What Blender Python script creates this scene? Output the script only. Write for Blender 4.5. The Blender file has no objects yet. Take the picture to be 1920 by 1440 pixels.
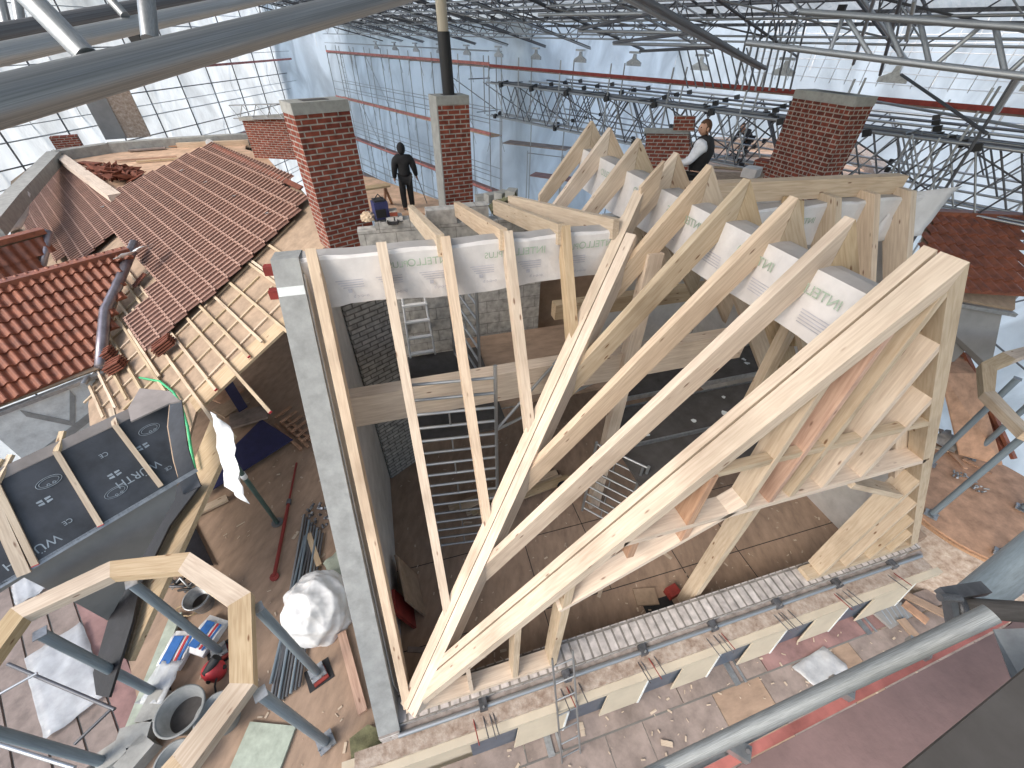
import bpy, bmesh, math, random
from mathutils import Vector as V, Matrix as M
from math import sin, cos, radians as R, pi
random.seed(7)
sc = bpy.context.scene
COL = sc.collection
# ------------------------------------------------------------ camera
F, PIT, YAW, ROL = 773.7, 0.70053, 0.28691, 0.01605
CAM = V((0, 0, 7.0))
cf = V((sin(YAW)*cos(PIT), cos(YAW)*cos(PIT), -sin(PIT)))
r0 = V((cos(YAW), -sin(YAW), 0)); u0 = r0.cross(cf)
cr = r0*cos(ROL)+u0*sin(ROL); cu = -r0*sin(ROL)+u0*cos(ROL)
cd = bpy.data.cameras.new('camera'); cam = bpy.data.objects.new('camera', cd); COL.objects.link(cam)
cam.matrix_world = M(((cr.x, cu.x, -cf.x, 0), (cr.y, cu.y, -cf.y, 0), (cr.z, cu.z, -cf.z, 7.0), (0, 0, 0, 1)))
cd.sensor_width = 36; cd.lens = F/1920*36; cd.clip_start = 0.05; cd.clip_end = 3000
sc.camera = cam
# ------------------------------------------------------------ world, sun, exposure
w = bpy.data.worlds.new('World'); sc.world = w; w.use_nodes = True
nt = w.node_tree; bg = nt.nodes['Background']
sky = nt.nodes.new('ShaderNodeTexSky'); sky.sky_type = 'NISHITA'; sky.sun_disc = False
SEL, SAZ = R(42), R(244)
sky.sun_elevation = SEL; sky.sun_rotation = SAZ; sky.air_density = 1.4; sky.dust_density = 3.0; sky.ozone_density = 1.0
nt.links.new(sky.outputs[0], bg.inputs[0]); bg.inputs[1].default_value = 0.15
sl = bpy.data.lights.new('sun', 'SUN'); so = bpy.data.objects.new('sun', sl); COL.objects.link(so)
sl.energy = 0.9; sl.angle = R(30); sl.color = (1, .97, .93)
sd = V((sin(SAZ)*cos(SEL), cos(SAZ)*cos(SEL), sin(SEL)))
so.rotation_euler = sd.to_track_quat('Z', 'Y').to_euler()
sc.view_settings.view_transform = 'Standard'; sc.view_settings.look = 'None'
sc.view_settings.exposure = 1.05
sc.cycles.max_bounces = 10; sc.cycles.diffuse_bounces = 5; sc.cycles.transmission_bounces = 6; sc.cycles.transparent_max_bounces = 12
sc.cycles.caustics_reflective = False; sc.cycles.caustics_refractive = False

# ------------------------------------------------------------ pixel -> place on a known plane
def ray(x, y): return cr*((x-960)/F)-cu*((y-720)/F)+cf
def PL(p, n, q):
    r = ray(*p); n = V(n); return CAM+r*((V(q)-CAM).dot(n)/n.dot(r))
def PZ(x, y, z): return PL((x, y), (0, 0, 1), (0, 0, z))
def PY(x, y, Y): return PL((x, y), (0, 1, 0), (0, Y, 0))
def PX(x, y, X): return PL((x, y), (1, 0, 0), (X, 0, 0))
def PT(x, y, t): return CAM+ray(x, y)*t

# ------------------------------------------------------------ materials
def mat(name, col, rough=.7, metal=0, var=.12, sc1=6, bump=.0, bsc=30, stretch=None, col2=None, spec=.5, rnd=.0):
    m = bpy.data.materials.new(name); m.use_nodes = True
    t = m.node_tree; N = t.nodes; L = t.links; b = N['Principled BSDF']
    b.inputs['Roughness'].default_value = rough; b.inputs['Metallic'].default_value = metal
    b.inputs['Specular IOR Level'].default_value = spec
    tc = N.new('ShaderNodeTexCoord'); mp = N.new('ShaderNodeMapping'); L.new(tc.outputs['Object'], mp.inputs[0])
    oi = N.new('ShaderNodeObjectInfo')
    if stretch: mp.inputs['Scale'].default_value = stretch
    ad = N.new('ShaderNodeVectorMath'); ad.operation = 'ADD'; L.new(mp.outputs[0], ad.inputs[0])
    sv = N.new('ShaderNodeVectorMath'); sv.operation = 'SCALE'; sv.inputs[0].default_value = (17, 31, 23); L.new(oi.outputs['Random'], sv.inputs['Scale'])
    L.new(sv.outputs[0], ad.inputs[1])
    no = N.new('ShaderNodeTexNoise'); no.inputs['Scale'].default_value = sc1; no.inputs['Detail'].default_value = 8; no.inputs['Roughness'].default_value = .65
    L.new(ad.outputs[0], no.inputs['Vector'])
    mx = N.new('ShaderNodeMix'); mx.data_type = 'RGBA'
    c2 = col2 or tuple(c*(1-2.6*var) for c in col)
    c1 = tuple(min(1, c*(1+var)) for c in col)
    mx.inputs['A'].default_value = (*c2, 1); mx.inputs['B'].default_value = (*c1, 1)
    rp = N.new('ShaderNodeMapRange'); rp.inputs['From Min'].default_value = .3; rp.inputs['From Max'].default_value = .65
    L.new(no.outputs[0], rp.inputs[0]); L.new(rp.outputs[0], mx.inputs['Factor'])
    out = mx.outputs['Result']
    if rnd:
        hs = N.new('ShaderNodeHueSaturation'); mr = N.new('ShaderNodeMapRange'); mr.inputs['To Min'].default_value = 1-rnd; mr.inputs['To Max'].default_value = 1+rnd*.7
        L.new(oi.outputs['Random'], mr.inputs[0]); L.new(mr.outputs[0], hs.inputs['Value']); L.new(out, hs.inputs['Color']); out = hs.outputs[0]
    L.new(out, b.inputs['Base Color'])
    if bump:
        n2 = N.new('ShaderNodeTexNoise'); n2.inputs['Scale'].default_value = bsc; n2.inputs['Detail'].default_value = 4; L.new(ad.outputs[0], n2.inputs['Vector'])
        bp = N.new('ShaderNodeBump'); bp.inputs['Strength'].default_value = bump; bp.inputs['Distance'].default_value = .01
        L.new(n2.outputs[0], bp.inputs['Height']); L.new(bp.outputs[0], b.inputs['Normal'])
    m['out'] = 1
    return m

def wood(name, c1, c2, knot=(.16, .07, .03), rnd=.2):
    m = bpy.data.materials.new(name); m.use_nodes = True
    t = m.node_tree; N = t.nodes; L = t.links; b = N['Principled BSDF']; b.inputs['Roughness'].default_value = .75; b.inputs['Specular IOR Level'].default_value = .25
    tc = N.new('ShaderNodeTexCoord'); oi = N.new('ShaderNodeObjectInfo')
    sv = N.new('ShaderNodeVectorMath'); sv.operation = 'SCALE'; sv.inputs[0].default_value = (17, 31, 23); L.new(oi.outputs['Random'], sv.inputs['Scale'])
    ad = N.new('ShaderNodeVectorMath'); ad.operation = 'ADD'; L.new(tc.outputs['Object'], ad.inputs[0]); L.new(sv.outputs[0], ad.inputs[1])
    mp = N.new('ShaderNodeMapping'); mp.inputs['Scale'].default_value = (.6, 9, 9); L.new(ad.outputs[0], mp.inputs[0])
    no = N.new('ShaderNodeTexNoise'); no.inputs['Scale'].default_value = 5; no.inputs['Detail'].default_value = 6; no.inputs['Distortion'].default_value = .6; L.new(mp.outputs[0], no.inputs['Vector'])
    cr_ = N.new('ShaderNodeValToRGB'); cr_.color_ramp.elements[0].position = .34; cr_.color_ramp.elements[1].position = .66
    cr_.color_ramp.elements[0].color = (*c2, 1); cr_.color_ramp.elements[1].color = (*c1, 1); L.new(no.outputs[0], cr_.inputs[0])
    n2 = N.new('ShaderNodeTexNoise'); n2.inputs['Scale'].default_value = 1.2; n2.inputs['Detail'].default_value = 3; L.new(ad.outputs[0], n2.inputs['Vector'])
    mg = N.new('ShaderNodeMix'); mg.data_type = 'RGBA'; mg.blend_type = 'MULTIPLY'; mg.inputs['B'].default_value = (.74, .72, .7, 1)
    r2 = N.new('ShaderNodeMapRange'); r2.inputs['From Min'].default_value = .5; r2.inputs['From Max'].default_value = .72; L.new(n2.outputs[0], r2.inputs[0]); L.new(r2.outputs[0], mg.inputs['Factor']); L.new(cr_.outputs[0], mg.inputs['A'])
    vm = N.new('ShaderNodeMapping'); vm.inputs['Scale'].default_value = (2.1, 7, 7); L.new(ad.outputs[0], vm.inputs[0])
    vo = N.new('ShaderNodeTexVoronoi'); vo.inputs['Scale'].default_value = 1.35; vo.inputs['Randomness'].default_value = 1; L.new(vm.outputs[0], vo.inputs['Vector'])
    vr = N.new('ShaderNodeMapRange'); vr.inputs['From Min'].default_value = .06; vr.inputs['From Max'].default_value = .13; vr.inputs['To Min'].default_value = .85; vr.inputs['To Max'].default_value = 0; L.new(vo.outputs['Distance'], vr.inputs[0])
    mk = N.new('ShaderNodeMix'); mk.data_type = 'RGBA'; mk.inputs['B'].default_value = (*knot, 1); L.new(vr.outputs[0], mk.inputs['Factor']); L.new(mg.outputs['Result'], mk.inputs['A'])
    hs = N.new('ShaderNodeHueSaturation'); mr = N.new('ShaderNodeMapRange'); mr.inputs['To Min'].default_value = 1-rnd; mr.inputs['To Max'].default_value = 1+rnd*.5
    ms = N.new('ShaderNodeMapRange'); ms.inputs['To Min'].default_value = 1.12; ms.inputs['To Max'].default_value = .8; L.new(oi.outputs['Random'], ms.inputs[0]); L.new(ms.outputs[0], hs.inputs['Saturation'])
    mh = N.new('ShaderNodeMath'); mh.operation = 'MULTIPLY_ADD'; mh.inputs[1].default_value = -.012; mh.inputs[2].default_value = .503; L.new(oi.outputs['Random'], mh.inputs[0]); L.new(mh.outputs[0], hs.inputs['Hue'])
    L.new(oi.outputs['Random'], mr.inputs[0]); L.new(mr.outputs[0], hs.inputs['Value']); L.new(mk.outputs['Result'], hs.inputs['Color']); L.new(hs.outputs[0], b.inputs['Base Color'])
    bp = N.new('ShaderNodeBump'); bp.inputs['Strength'].default_value = .15; bp.inputs['Distance'].default_value = .004; L.new(no.outputs[0], bp.inputs['Height']); L.new(bp.outputs[0], b.inputs['Normal'])
    return m

def bricks(name, c1, c2, mortar, bw=.25, bh=.0833, ms=.012, bias=0, off=.5, sq=1, flat=False):
    m = bpy.data.materials.new(name); m.use_nodes = True
    t = m.node_tree; N = t.nodes; L = t.links; b = N['Principled BSDF']; b.inputs['Roughness'].default_value = .85; b.inputs['Specular IOR Level'].default_value = .2
    tc = N.new('ShaderNodeTexCoord'); sp = N.new('ShaderNodeSeparateXYZ'); L.new(tc.outputs['Object'], sp.inputs[0])
    sn = N.new('ShaderNodeSeparateXYZ'); L.new(tc.outputs['Normal'], sn.inputs[0])
    ab = N.new('ShaderNodeMath'); ab.operation = 'ABSOLUTE'; L.new(sn.outputs[0], ab.inputs[0])
    gt = N.new('ShaderNodeMath'); gt.operation = 'GREATER_THAN'; gt.inputs[1].default_value = .6; L.new(ab.outputs[0], gt.inputs[0])
    mx = N.new('ShaderNodeMix'); mx.data_type = 'FLOAT'; L.new(gt.outputs[0], mx.inputs['Factor']); L.new(sp.outputs[0], mx.inputs['A']); L.new(sp.outputs[1], mx.inputs['B'])
    cb = N.new('ShaderNodeCombineXYZ'); L.new(mx.outputs[0], cb.inputs[0]); L.new(sp.outputs[1 if flat else 2], cb.inputs[1])
    br = N.new('ShaderNodeTexBrick'); br.inputs['Scale'].default_value = 1; br.inputs['Brick Width'].default_value = bw; br.inputs['Row Height'].default_value = bh
    br.inputs['Mortar Size'].default_value = ms; br.inputs['Mortar Smooth'].default_value = .25; br.inputs['Color1'].default_value = (*c1, 1); br.inputs['Color2'].default_value = (*c2, 1); br.inputs['Mortar'].default_value = (*mortar, 1)
    br.inputs['Bias'].default_value = bias; br.offset = off; br.squash = sq; br.squash_frequency = 2
    L.new(cb.outputs[0], br.inputs[0])
    no = N.new('ShaderNodeTexNoise'); no.inputs['Scale'].default_value = 9; no.inputs['Detail'].default_value = 6; L.new(tc.outputs['Object'], no.inputs['Vector'])
    mr = N.new('ShaderNodeMapRange'); mr.inputs['From Min'].default_value = .3; mr.inputs['From Max'].default_value = .7; mr.inputs['To Min'].default_value = .62; mr.inputs['To Max'].default_value = 1.2; L.new(no.outputs[0], mr.inputs[0])
    mm = N.new('ShaderNodeVectorMath'); mm.operation = 'SCALE'; L.new(br.outputs[0], mm.inputs[0]); L.new(mr.outputs[0], mm.inputs['Scale']); L.new(mm.outputs[0], b.inputs['Base Color'])
    bp = N.new('ShaderNodeBump'); bp.invert = True; bp.inputs['Strength'].default_value = .8; bp.inputs['Distance'].default_value = .008; L.new(br.outputs['Fac'], bp.inputs['Height']); L.new(bp.outputs[0], b.inputs['Normal'])
    return m

def tarp(name, col, trans=.6):
    m = bpy.data.materials.new(name); m.use_nodes = True
    t = m.node_tree; N = t.nodes; L = t.links; N.remove(N['Principled BSDF'])
    tc = N.new('ShaderNodeTexCoord'); no = N.new('ShaderNodeTexNoise'); no.inputs['Scale'].default_value = .45; no.inputs['Detail'].default_value = 5; no.inputs['Distortion'].default_value = 1.2
    mp = N.new('ShaderNodeMapping'); mp.inputs['Scale'].default_value = (1, 1, .6); L.new(tc.outputs['Object'], mp.inputs[0]); L.new(mp.outputs[0], no.inputs['Vector'])
    rp = N.new('ShaderNodeValToRGB'); rp.color_ramp.elements[0].position = .3; rp.color_ramp.elements[1].position = .62
    rp.color_ramp.elements[0].color = tuple(c*.62 for c in col)+(1,); rp.color_ramp.elements[1].color = (*col, 1); L.new(no.outputs[0], rp.inputs[0])
    df = N.new('ShaderNodeBsdfDiffuse'); tr = N.new('ShaderNodeBsdfTranslucent'); L.new(rp.outputs[0], df.inputs[0]); L.new(rp.outputs[0], tr.inputs[0])
    mx = N.new('ShaderNodeMixShader'); mx.inputs[0].default_value = trans; L.new(df.outputs[0], mx.inputs[1]); L.new(tr.outputs[0], mx.inputs[2])
    gl = N.new('ShaderNodeBsdfGlossy'); gl.inputs['Roughness'].default_value = .35; m2 = N.new('ShaderNodeMixShader'); m2.inputs[0].default_value = .05
    L.new(mx.outputs[0], m2.inputs[1]); L.new(gl.outputs[0], m2.inputs[2])
    n3 = N.new('ShaderNodeTexNoise'); n3.inputs['Scale'].default_value = 1.3; n3.inputs['Detail'].default_value = 6; L.new(mp.outputs[0], n3.inputs['Vector'])
    bp = N.new('ShaderNodeBump'); bp.inputs['Strength'].default_value = .6; bp.inputs['Distance'].default_value = .15; L.new(n3.outputs[0], bp.inputs['Height'])
    for q in (df, tr, gl): L.new(bp.outputs[0], q.inputs['Normal'])
    L.new(m2.outputs[0], N['Material Output'].inputs[0])
    return m

W1 = wood('spruce', (.67, .565, .44), (.54, .43, .32))
W2 = wood('spruce_yellow', (.63, .50, .34), (.50, .37, .235))
W3 = wood('batten_wood', (.64, .53, .38), (.48, .37, .25), rnd=.2)
WR = wood('reddish_wood', (.55, .36, .24), (.42, .25, .16))
OSB = mat('sheathing_board', (.38, .28, .20), .85, var=.12, sc1=5)
FLO = mat('floor_board', (.36, .255, .185), .8, var=.11, sc1=3, bump=.2, bsc=40, stretch=(1, 2.5, 1))
PINK = mat('pale_osb', (.62, .42, .29), .85, var=.14, sc1=2.5)
TAN = mat('turret_board', (.48, .29, .19), .8, var=.16, sc1=4)
RED = bricks('red_brick', (.27, .075, .048), (.19, .05, .036), (.38, .34, .30))
REDS = bricks('red_brick_flat', (.27, .075, .048), (.19, .05, .036), (.38, .34, .30), flat=True)
WBF = bricks('pale_brick_flat', (.66, .62, .60), (.58, .54, .52), (.34, .30, .28), bw=.25, bh=.07, ms=.011, flat=True)
REDH = bricks('red_brick_headers', (.25, .066, .046), (.14, .042, .032), (.38, .33, .29), bw=.2, sq=.55)
WBR = bricks('grey_lime_brick', (.50, .475, .45), (.42, .40, .38), (.20, .19, .18), ms=.013)
BLK = bricks('aerated_block', (.46, .45, .43), (.42, .41, .39), (.25, .24, .23), bw=.5, bh=.25, ms=.006)
WBL = bricks('pale_brick_edge', (.56, .52, .50), (.47, .43, .41), (.24, .22, .20), bw=.13, bh=.29, ms=.016, off=0, flat=True)
WBS = bricks('pale_brick', (.56, .53, .50), (.46, .43, .41), (.34, .30, .28), bw=.25, bh=.07, ms=.011)
CON = mat('concrete', (.30, .31, .31), .9, var=.1, sc1=6, bump=.35, bsc=18)
CONL = mat('white_plaster', (.68, .72, .73), .9, var=.1, sc1=5, bump=.3)
PLA = mat('grey_plaster', (.56, .55, .54), .9, var=.08, sc1=3)
CEM = mat('fibre_cement', (.25, .25, .25), .8, var=.07, sc1=2)
CAP = mat('chimney_cap', (.36, .36, .34), .85, var=.1, sc1=6)
OLD = mat('old_masonry', (.40, .34, .29), .95, var=.2, sc1=9, bump=.8, bsc=25, col2=(.22, .15, .11))
CREAM = mat('cream_paint', (.54, .48, .38), .7, var=.05, sc1=2)
GLASSB = mat('blue_grey_panel', (.085, .11, .15), .35, var=.1)
STE = mat('galvanised', (.40, .42, .44), .42, .75, var=.12, sc1=14, rnd=.25)
STEG = mat('dull_galvanised', (.27, .29, .30), .6, .45, var=.2, sc1=20, bump=.2)
STD = mat('dark_steel', (.16, .165, .18), .5, .6, var=.2, sc1=10, rnd=.3)
COLM = mat('blue_grey_paint', (.20, .25, .29), .45, .1, var=.1, sc1=8)
RST = mat('red_primer', (.26, .035, .028), .6, var=.15)
PRE = mat('faded_red_paint', (.48, .17, .15), .6, var=.2, sc1=5)
DKR = mat('purple_brown_deck', (.27, .18, .175), .8, var=.16, sc1=2.2, bump=.2)
DEK = mat('deck_board', (.29, .235, .21), .85, var=.16, sc1=3, bump=.2)
DEKR = mat('red_brown_deck', (.30, .18, .17), .8, var=.14, sc1=3)
DDK = mat('dark_deck', (.075, .07, .068), .75, var=.2, sc1=4, col2=(.05, .045, .042))
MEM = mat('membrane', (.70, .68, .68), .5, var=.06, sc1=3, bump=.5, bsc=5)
MEMG = mat('membrane_shade_and_sack', (.40, .385, .38), .55, var=.07, sc1=3, bump=.4, bsc=5)  # membrane tone darkened for its shaded faces; also the grey sack
DMEM = mat('dark_membrane', (.040, .046, .058), .55, var=.2, sc1=3, bump=.4, bsc=6)
GMEM = mat('grey_felt', (.30, .27, .26), .8, var=.1, sc1=3, bump=.5, bsc=4)
INK = mat('pale_print', (.28, .33, .38), .6)
GRN = mat('green_print', (.40, .50, .40), .6)
GRP = mat('grey_print', (.52, .52, .58), .6)
TGRN = mat('green_tape', (.09, .55, .25), .5)
TILF = mat('matte_terracotta', (.20, .105, .08), .7, var=.12, sc1=2, rnd=.05)
TILO = mat('glazed_orange_tile', (.25, .088, .05), .5, var=.25, sc1=5, spec=.4, col2=(.13, .048, .032))
TILR = mat('tile_rib', (.38, .235, .185), .7, var=.1)
FILM = mat('clear_film', (.70, .73, .76), .2, var=.1, sc1=4, bump=.8, bsc=5)
FILM.node_tree.nodes['Principled BSDF'].inputs['Alpha'].default_value = .55
TILD = mat('broken_tile', (.19, .06, .035), .8, var=.2)
ZNC = mat('zinc', (.33, .30, .33), .35, .7, var=.15, sc1=4)
BLU = mat('blue_board', (.030, .036, .12), .5, var=.1)
BLKM = mat('black_coating', (.012, .012, .016), .4, var=.2, bump=.6, bsc=10)
BLACK = mat('black_rubber', (.02, .02, .022), .6)
WHT = mat('white_film', (.78, .79, .80), .35, var=.06, sc1=4, bump=.8, bsc=5)
TUB = mat('mortar_tub', (.16, .17, .17), .7, var=.25, sc1=6, col2=(.30, .31, .31))
GRNP = mat('green_steel', (.07, .13, .12), .5, .3, var=.2)
SKIN = mat('skin', (.52, .30, .21), .6)
HAIR = mat('brown_hair', (.10, .045, .02), .7)
CLB = mat('black_cloth', (.014, .014, .016), .85)
CLW = mat('white_cloth', (.74, .76, .82), .8)
MOSS = mat('mossy_stone', (.16, .16, .09), .95, var=.3, sc1=4, bump=.6)
MINB = mat('mineral_board', (.40, .45, .38), .85, var=.1, sc1=8)
BAGB = mat('bag_blue', (.03, .14, .42), .5); BAGR = mat('bag_red', (.5, .04, .05), .5)
TRP = tarp('wall_sheeting', (.88, .94, 1.0), .72)
TRP2 = tarp('roof_film', (.72, .74, .72), .6)
CORR = tarp('corrugated_sheet', (.42, .45, .45), .5)
GRD = mat('ground', (.20, .19, .17), .95, var=.2, sc1=.2)

# ------------------------------------------------------------ builders
WM = {}
def link(name, me, Mx, parent=None):
    o = bpy.data.objects.new(name, me); COL.objects.link(o); WM[o.name] = Mx.copy()
    if parent is not None:
        o.parent = parent; o.matrix_basis = WM[parent.name].inverted() @ Mx
    else: o.matrix_basis = Mx
    return o
def tag(o, label, cat, group=None, kind=None):
    if kind: o['kind'] = kind
    if label: o['label'] = label
    if cat: o['category'] = cat
    if group: o['group'] = group
    return o
def struct(o): o['kind'] = 'structure'; return o
def thing(name, label, cat, loc=(0, 0, 0), group=None):
    o = bpy.data.objects.new(name, None); COL.objects.link(o); o.location = loc; o.empty_display_size = .1
    WM[o.name] = M.Translation(V(loc)); return tag(o, label, cat, group)
def frame(o, x, z):
    x = V(x).normalized(); z = V(z); z = (z-x*z.dot(x)).normalized(); y = z.cross(x)
    return M(((x.x, y.x, z.x, o[0]), (x.y, y.y, z.y, o[1]), (x.z, y.z, z.z, o[2]), (0, 0, 0, 1)))
def mesh(name, vs, fs, m, smooth=False):
    me = bpy.data.meshes.new(name); me.from_pydata([tuple(v) for v in vs], [], fs); me.update()
    mats = m if isinstance(m, (list, tuple)) else [m]
    for a in mats: me.materials.append(a)
    if smooth: me.polygons.foreach_set('use_smooth', [True]*len(me.polygons))
    return me
def bm_fix(me):
    b = bmesh.new(); b.from_mesh(me); bmesh.ops.recalc_face_normals(b, faces=b.faces); b.to_mesh(me); b.free(); return me
def beam(name, p0, p1, wd, h, m, parent=None, up=(0, 0, 1), top=True, bev=.003):
    """timber from p0 to p1; p0,p1 on its top centre line (or its axis if top=False)"""
    p0, p1 = V(p0), V(p1); d = p1-p0; Ln = d.length; Mx = frame(p0, d, up)
    z1, z0 = (0, -h) if top else (h/2, -h/2); y = wd/2
    vs = [(a, b, c) for a in (0, Ln) for b in (-y, y) for c in (z0, z1)]
    me = mesh(name, vs, [(0, 1, 3, 2), (4, 6, 7, 5), (0, 4, 5, 1), (2, 3, 7, 6), (0, 2, 6, 4), (1, 5, 7, 3)], m)
    return link(name, me, Mx, parent)
def slab(name, pts, n, th, m, parent=None, xd=None):
    """flat polygon pts extruded by th against n"""
    pts = [V(p) for p in pts]; n = V(n).normalized(); xd = V(xd) if xd is not None else pts[1]-pts[0]
    Mx = frame(pts[0], xd, n); iv = Mx.inverted(); loc = [iv @ p for p in pts]; k = len(pts)
    vs = [(p.x, p.y, p.z) for p in loc]+[(p.x, p.y, p.z-th) for p in loc]
    fs = [tuple(range(k)), tuple(range(2*k-1, k-1, -1))]+[(i, (i+1) % k, (i+1) % k+k, i+k) for i in range(k)]
    return link(name, bm_fix(mesh(name, vs, fs, m)), Mx, parent)
def box(name, c, s, m, parent=None, rz=0):
    """box standing on c (centre of its base)"""
    x, y, z = s[0]/2, s[1]/2, s[2]
    vs = [(a, b, d) for a in (-x, x) for b in (-y, y) for d in (0, z)]
    me = mesh(name, vs, [(0, 1, 3, 2), (4, 6, 7, 5), (0, 4, 5, 1), (2, 3, 7, 6), (0, 2, 6, 4), (1, 5, 7, 3)], m)
    return link(name, me, M.Translation(V(c)) @ M.Rotation(R(rz), 4, 'Z'), parent)
CYL = {}
def tube(name, p0, p1, r, m, parent=None, n=10):
    k = (m.name, n)
    if k not in CYL:
        vs = [(cos(2*pi*i/n), sin(2*pi*i/n), z) for z in (0, 1) for i in range(n)]
        fs = [(i, (i+1) % n, n+(i+1) % n, n+i) for i in range(n)]+[tuple(range(n-1, -1, -1)), tuple(range(n, 2*n))]
        me = mesh('tube', vs, fs, m); me.polygons.foreach_set('use_smooth', [True]*n+[False]*2); CYL[k] = me
    p0, p1 = V(p0), V(p1); d = p1-p0; q = d.to_track_quat('Z', 'Y').to_matrix().to_4x4()
    return link(name, CYL[k], M.Translation(p0) @ q @ M.Diagonal((r, r, d.length, 1)), parent)
def lathe(name, c, prof, m, parent=None, n=24, tilt=None):
    vs = []; fs = []
    for r_, z in prof:
        vs += [(r_*cos(2*pi*i/n), r_*sin(2*pi*i/n), z) for i in range(n)]
    for k in range(len(prof)-1):
        for i in range(n): fs.append((k*n+i, k*n+(i+1) % n, (k+1)*n+(i+1) % n, (k+1)*n+i))
    Mx = M.Translation(V(c))
    if tilt: Mx = Mx @ M.Rotation(R(tilt[0]), 4, tilt[1])
    return link(name, bm_fix(mesh(name, vs, fs, m, True)), Mx, parent)
def polyline(name, pts, r, m, parent=None, n=6):
    pts = [V(p) for p in pts]; vs = []; fs = []
    for i, p in enumerate(pts):
        d = (pts[min(i+1, len(pts)-1)]-pts[max(i-1, 0)]).normalized(); a = d.cross(V((.3, .2, .9))).normalized(); b = d.cross(a)
        vs += [p+(a*cos(2*pi*k/n)+b*sin(2*pi*k/n))*r-pts[0] for k in range(n)]
    for i in range(len(pts)-1):
        for k in range(n): fs.append((i*n+k, i*n+(k+1) % n, (i+1)*n+(k+1) % n, (i+1)*n+k))
    fs += [tuple(range(n)), tuple(range(len(vs)-n, len(vs)))]
    return link(name, bm_fix(mesh(name, vs, fs, m, True)), M.Translation(pts[0]), parent)
def sheet(name, corner, ux, uy, nx, ny, amp, m, parent=None, seed=0, th=.004, sag=0):
    """crumpled film over a parallelogram"""
    rn = random.Random(seed); ux, uy = V(ux), V(uy); nn = ux.cross(uy).normalized(); vs = []; fs = []
    ph = [(rn.uniform(1, 6), rn.uniform(1, 6), rn.uniform(0, 6.3)) for _ in range(7)]
    for j in range(ny+1):
        for i in range(nx+1):
            a, b = i/nx, j/ny
            h = sum(sin(p*a*3+q*b*3+s) for p, q, s in ph)/7*amp+rn.uniform(-amp, amp)*.35
            e = 1+.06*sin(9*a+5*b+seed)
            vs.append(ux*(a*(1 if .02 < b < .98 else e))+uy*b+nn*h+V((0, 0, -sag*4*a*(1-a))))
    for j in range(ny):
        for i in range(nx): k = j*(nx+1)+i; fs.append((k, k+1, k+nx+2, k+nx+1))
    o = link(name, mesh(name, vs, fs, m, True), M.Translation(V(corner)), parent)
    md = o.modifiers.new('s', 'SOLIDIFY'); md.thickness = th
    return o
def text(name, s, size, p, xd, n, m, parent, mirror=False, shear=0):
    cu_ = bpy.data.curves.new('t', 'FONT'); cu_.body = s; cu_.size = size; cu_.extrude = .0008; cu_.shear = shear
    tmp = bpy.data.objects.new('t', cu_); me = bpy.data.meshes.new_from_object(tmp); bpy.data.objects.remove(tmp)
    me.materials.clear(); me.materials.append(m); me.name = name
    Mx = frame(V(p)+V(n).normalized()*.0025, xd, n)
    if mirror: Mx = Mx @ M.Diagonal((-1, 1, 1, 1))
    return link(name, me, Mx, parent)

# ------------------------------------------------------------ key levels
SILL, YF, XA, XB, XR, RZ = .70, 1.53, -.82, 7.46, 3.32, 5.99
PT0, PT1 = V((0, YF, SILL)), V((0, 4.24, 5.42))       # steep main roof slope (cross-section)
NW = V((-.402, -.242, .883)).normalized(); QW = V((-1.25, 8.2, 3.84))      # left wing roof plane
HB = V((sin(R(-31)), cos(R(-31)), 0)); US = HB.cross(NW).normalized()
if US.z < 0: US = -US                                  # up the slope
def PW(x, y, lift=0): return PL((x, y), NW, QW+NW*lift)

# ------------------------------------------------------------ setting
g = slab('ground', [(-400, -300, -13), (400, -300, -13), (400, 500, -13), (-400, 500, -13)], (0, 0, 1), .3, GRD); struct(g)
def fl(name, pts, z, th, m, xd=(1, 0, 0)): return struct(slab(name, [(p[0], p[1], z) for p in pts], (0, 0, 1), th, m, xd=xd))
fl('attic_floor', [(-.93, 1.75), (8.6, 1.75), (8.6, 13), (-.93, 13)], 0, .2, FLO, xd=(.35, 1, 0))
fl('attic_floor_wing', [(-1.17, 1.2), (-1.17, 13), (-8.2, 13), (-5.2, 4.3), (-4.35, 2.7), (-3.9, 1.2)], 0, .2, FLO, xd=(.5, 1, 0))
# floor sheet joints
for i, (a, b) in enumerate((((-.9, 2.45), (7.6, 2.45)), ((-.9, 3.7), (7.6, 3.7)), ((1.3, 1.77), (1.35, 3.7)), ((3.85, 1.77), (3.85, 3.7)), ((5.0, 1.77), (5.0, 3.7)), ((2.5, 2.45), (2.5, 5)))):
    d = (V(b)-V(a)).normalized(); q = V((-d.y, d.x))*.006
    struct(slab('floor_joint', [(a[0]+q.x, a[1]+q.y, .004), (b[0]+q.x, b[1]+q.y, .004), (b[0]-q.x, b[1]-q.y, .004), (a[0]-q.x, a[1]-q.y, .004)], (0, 0, 1), .003, BLACK))
ORD = ['first', 'second', 'third', 'fourth', 'fifth', 'sixth', 'seventh', 'eighth', 'ninth', 'tenth', 'eleventh', 'twelfth', 'thirteenth', 'fourteenth', 'fifteenth', 'sixteenth']
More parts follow.
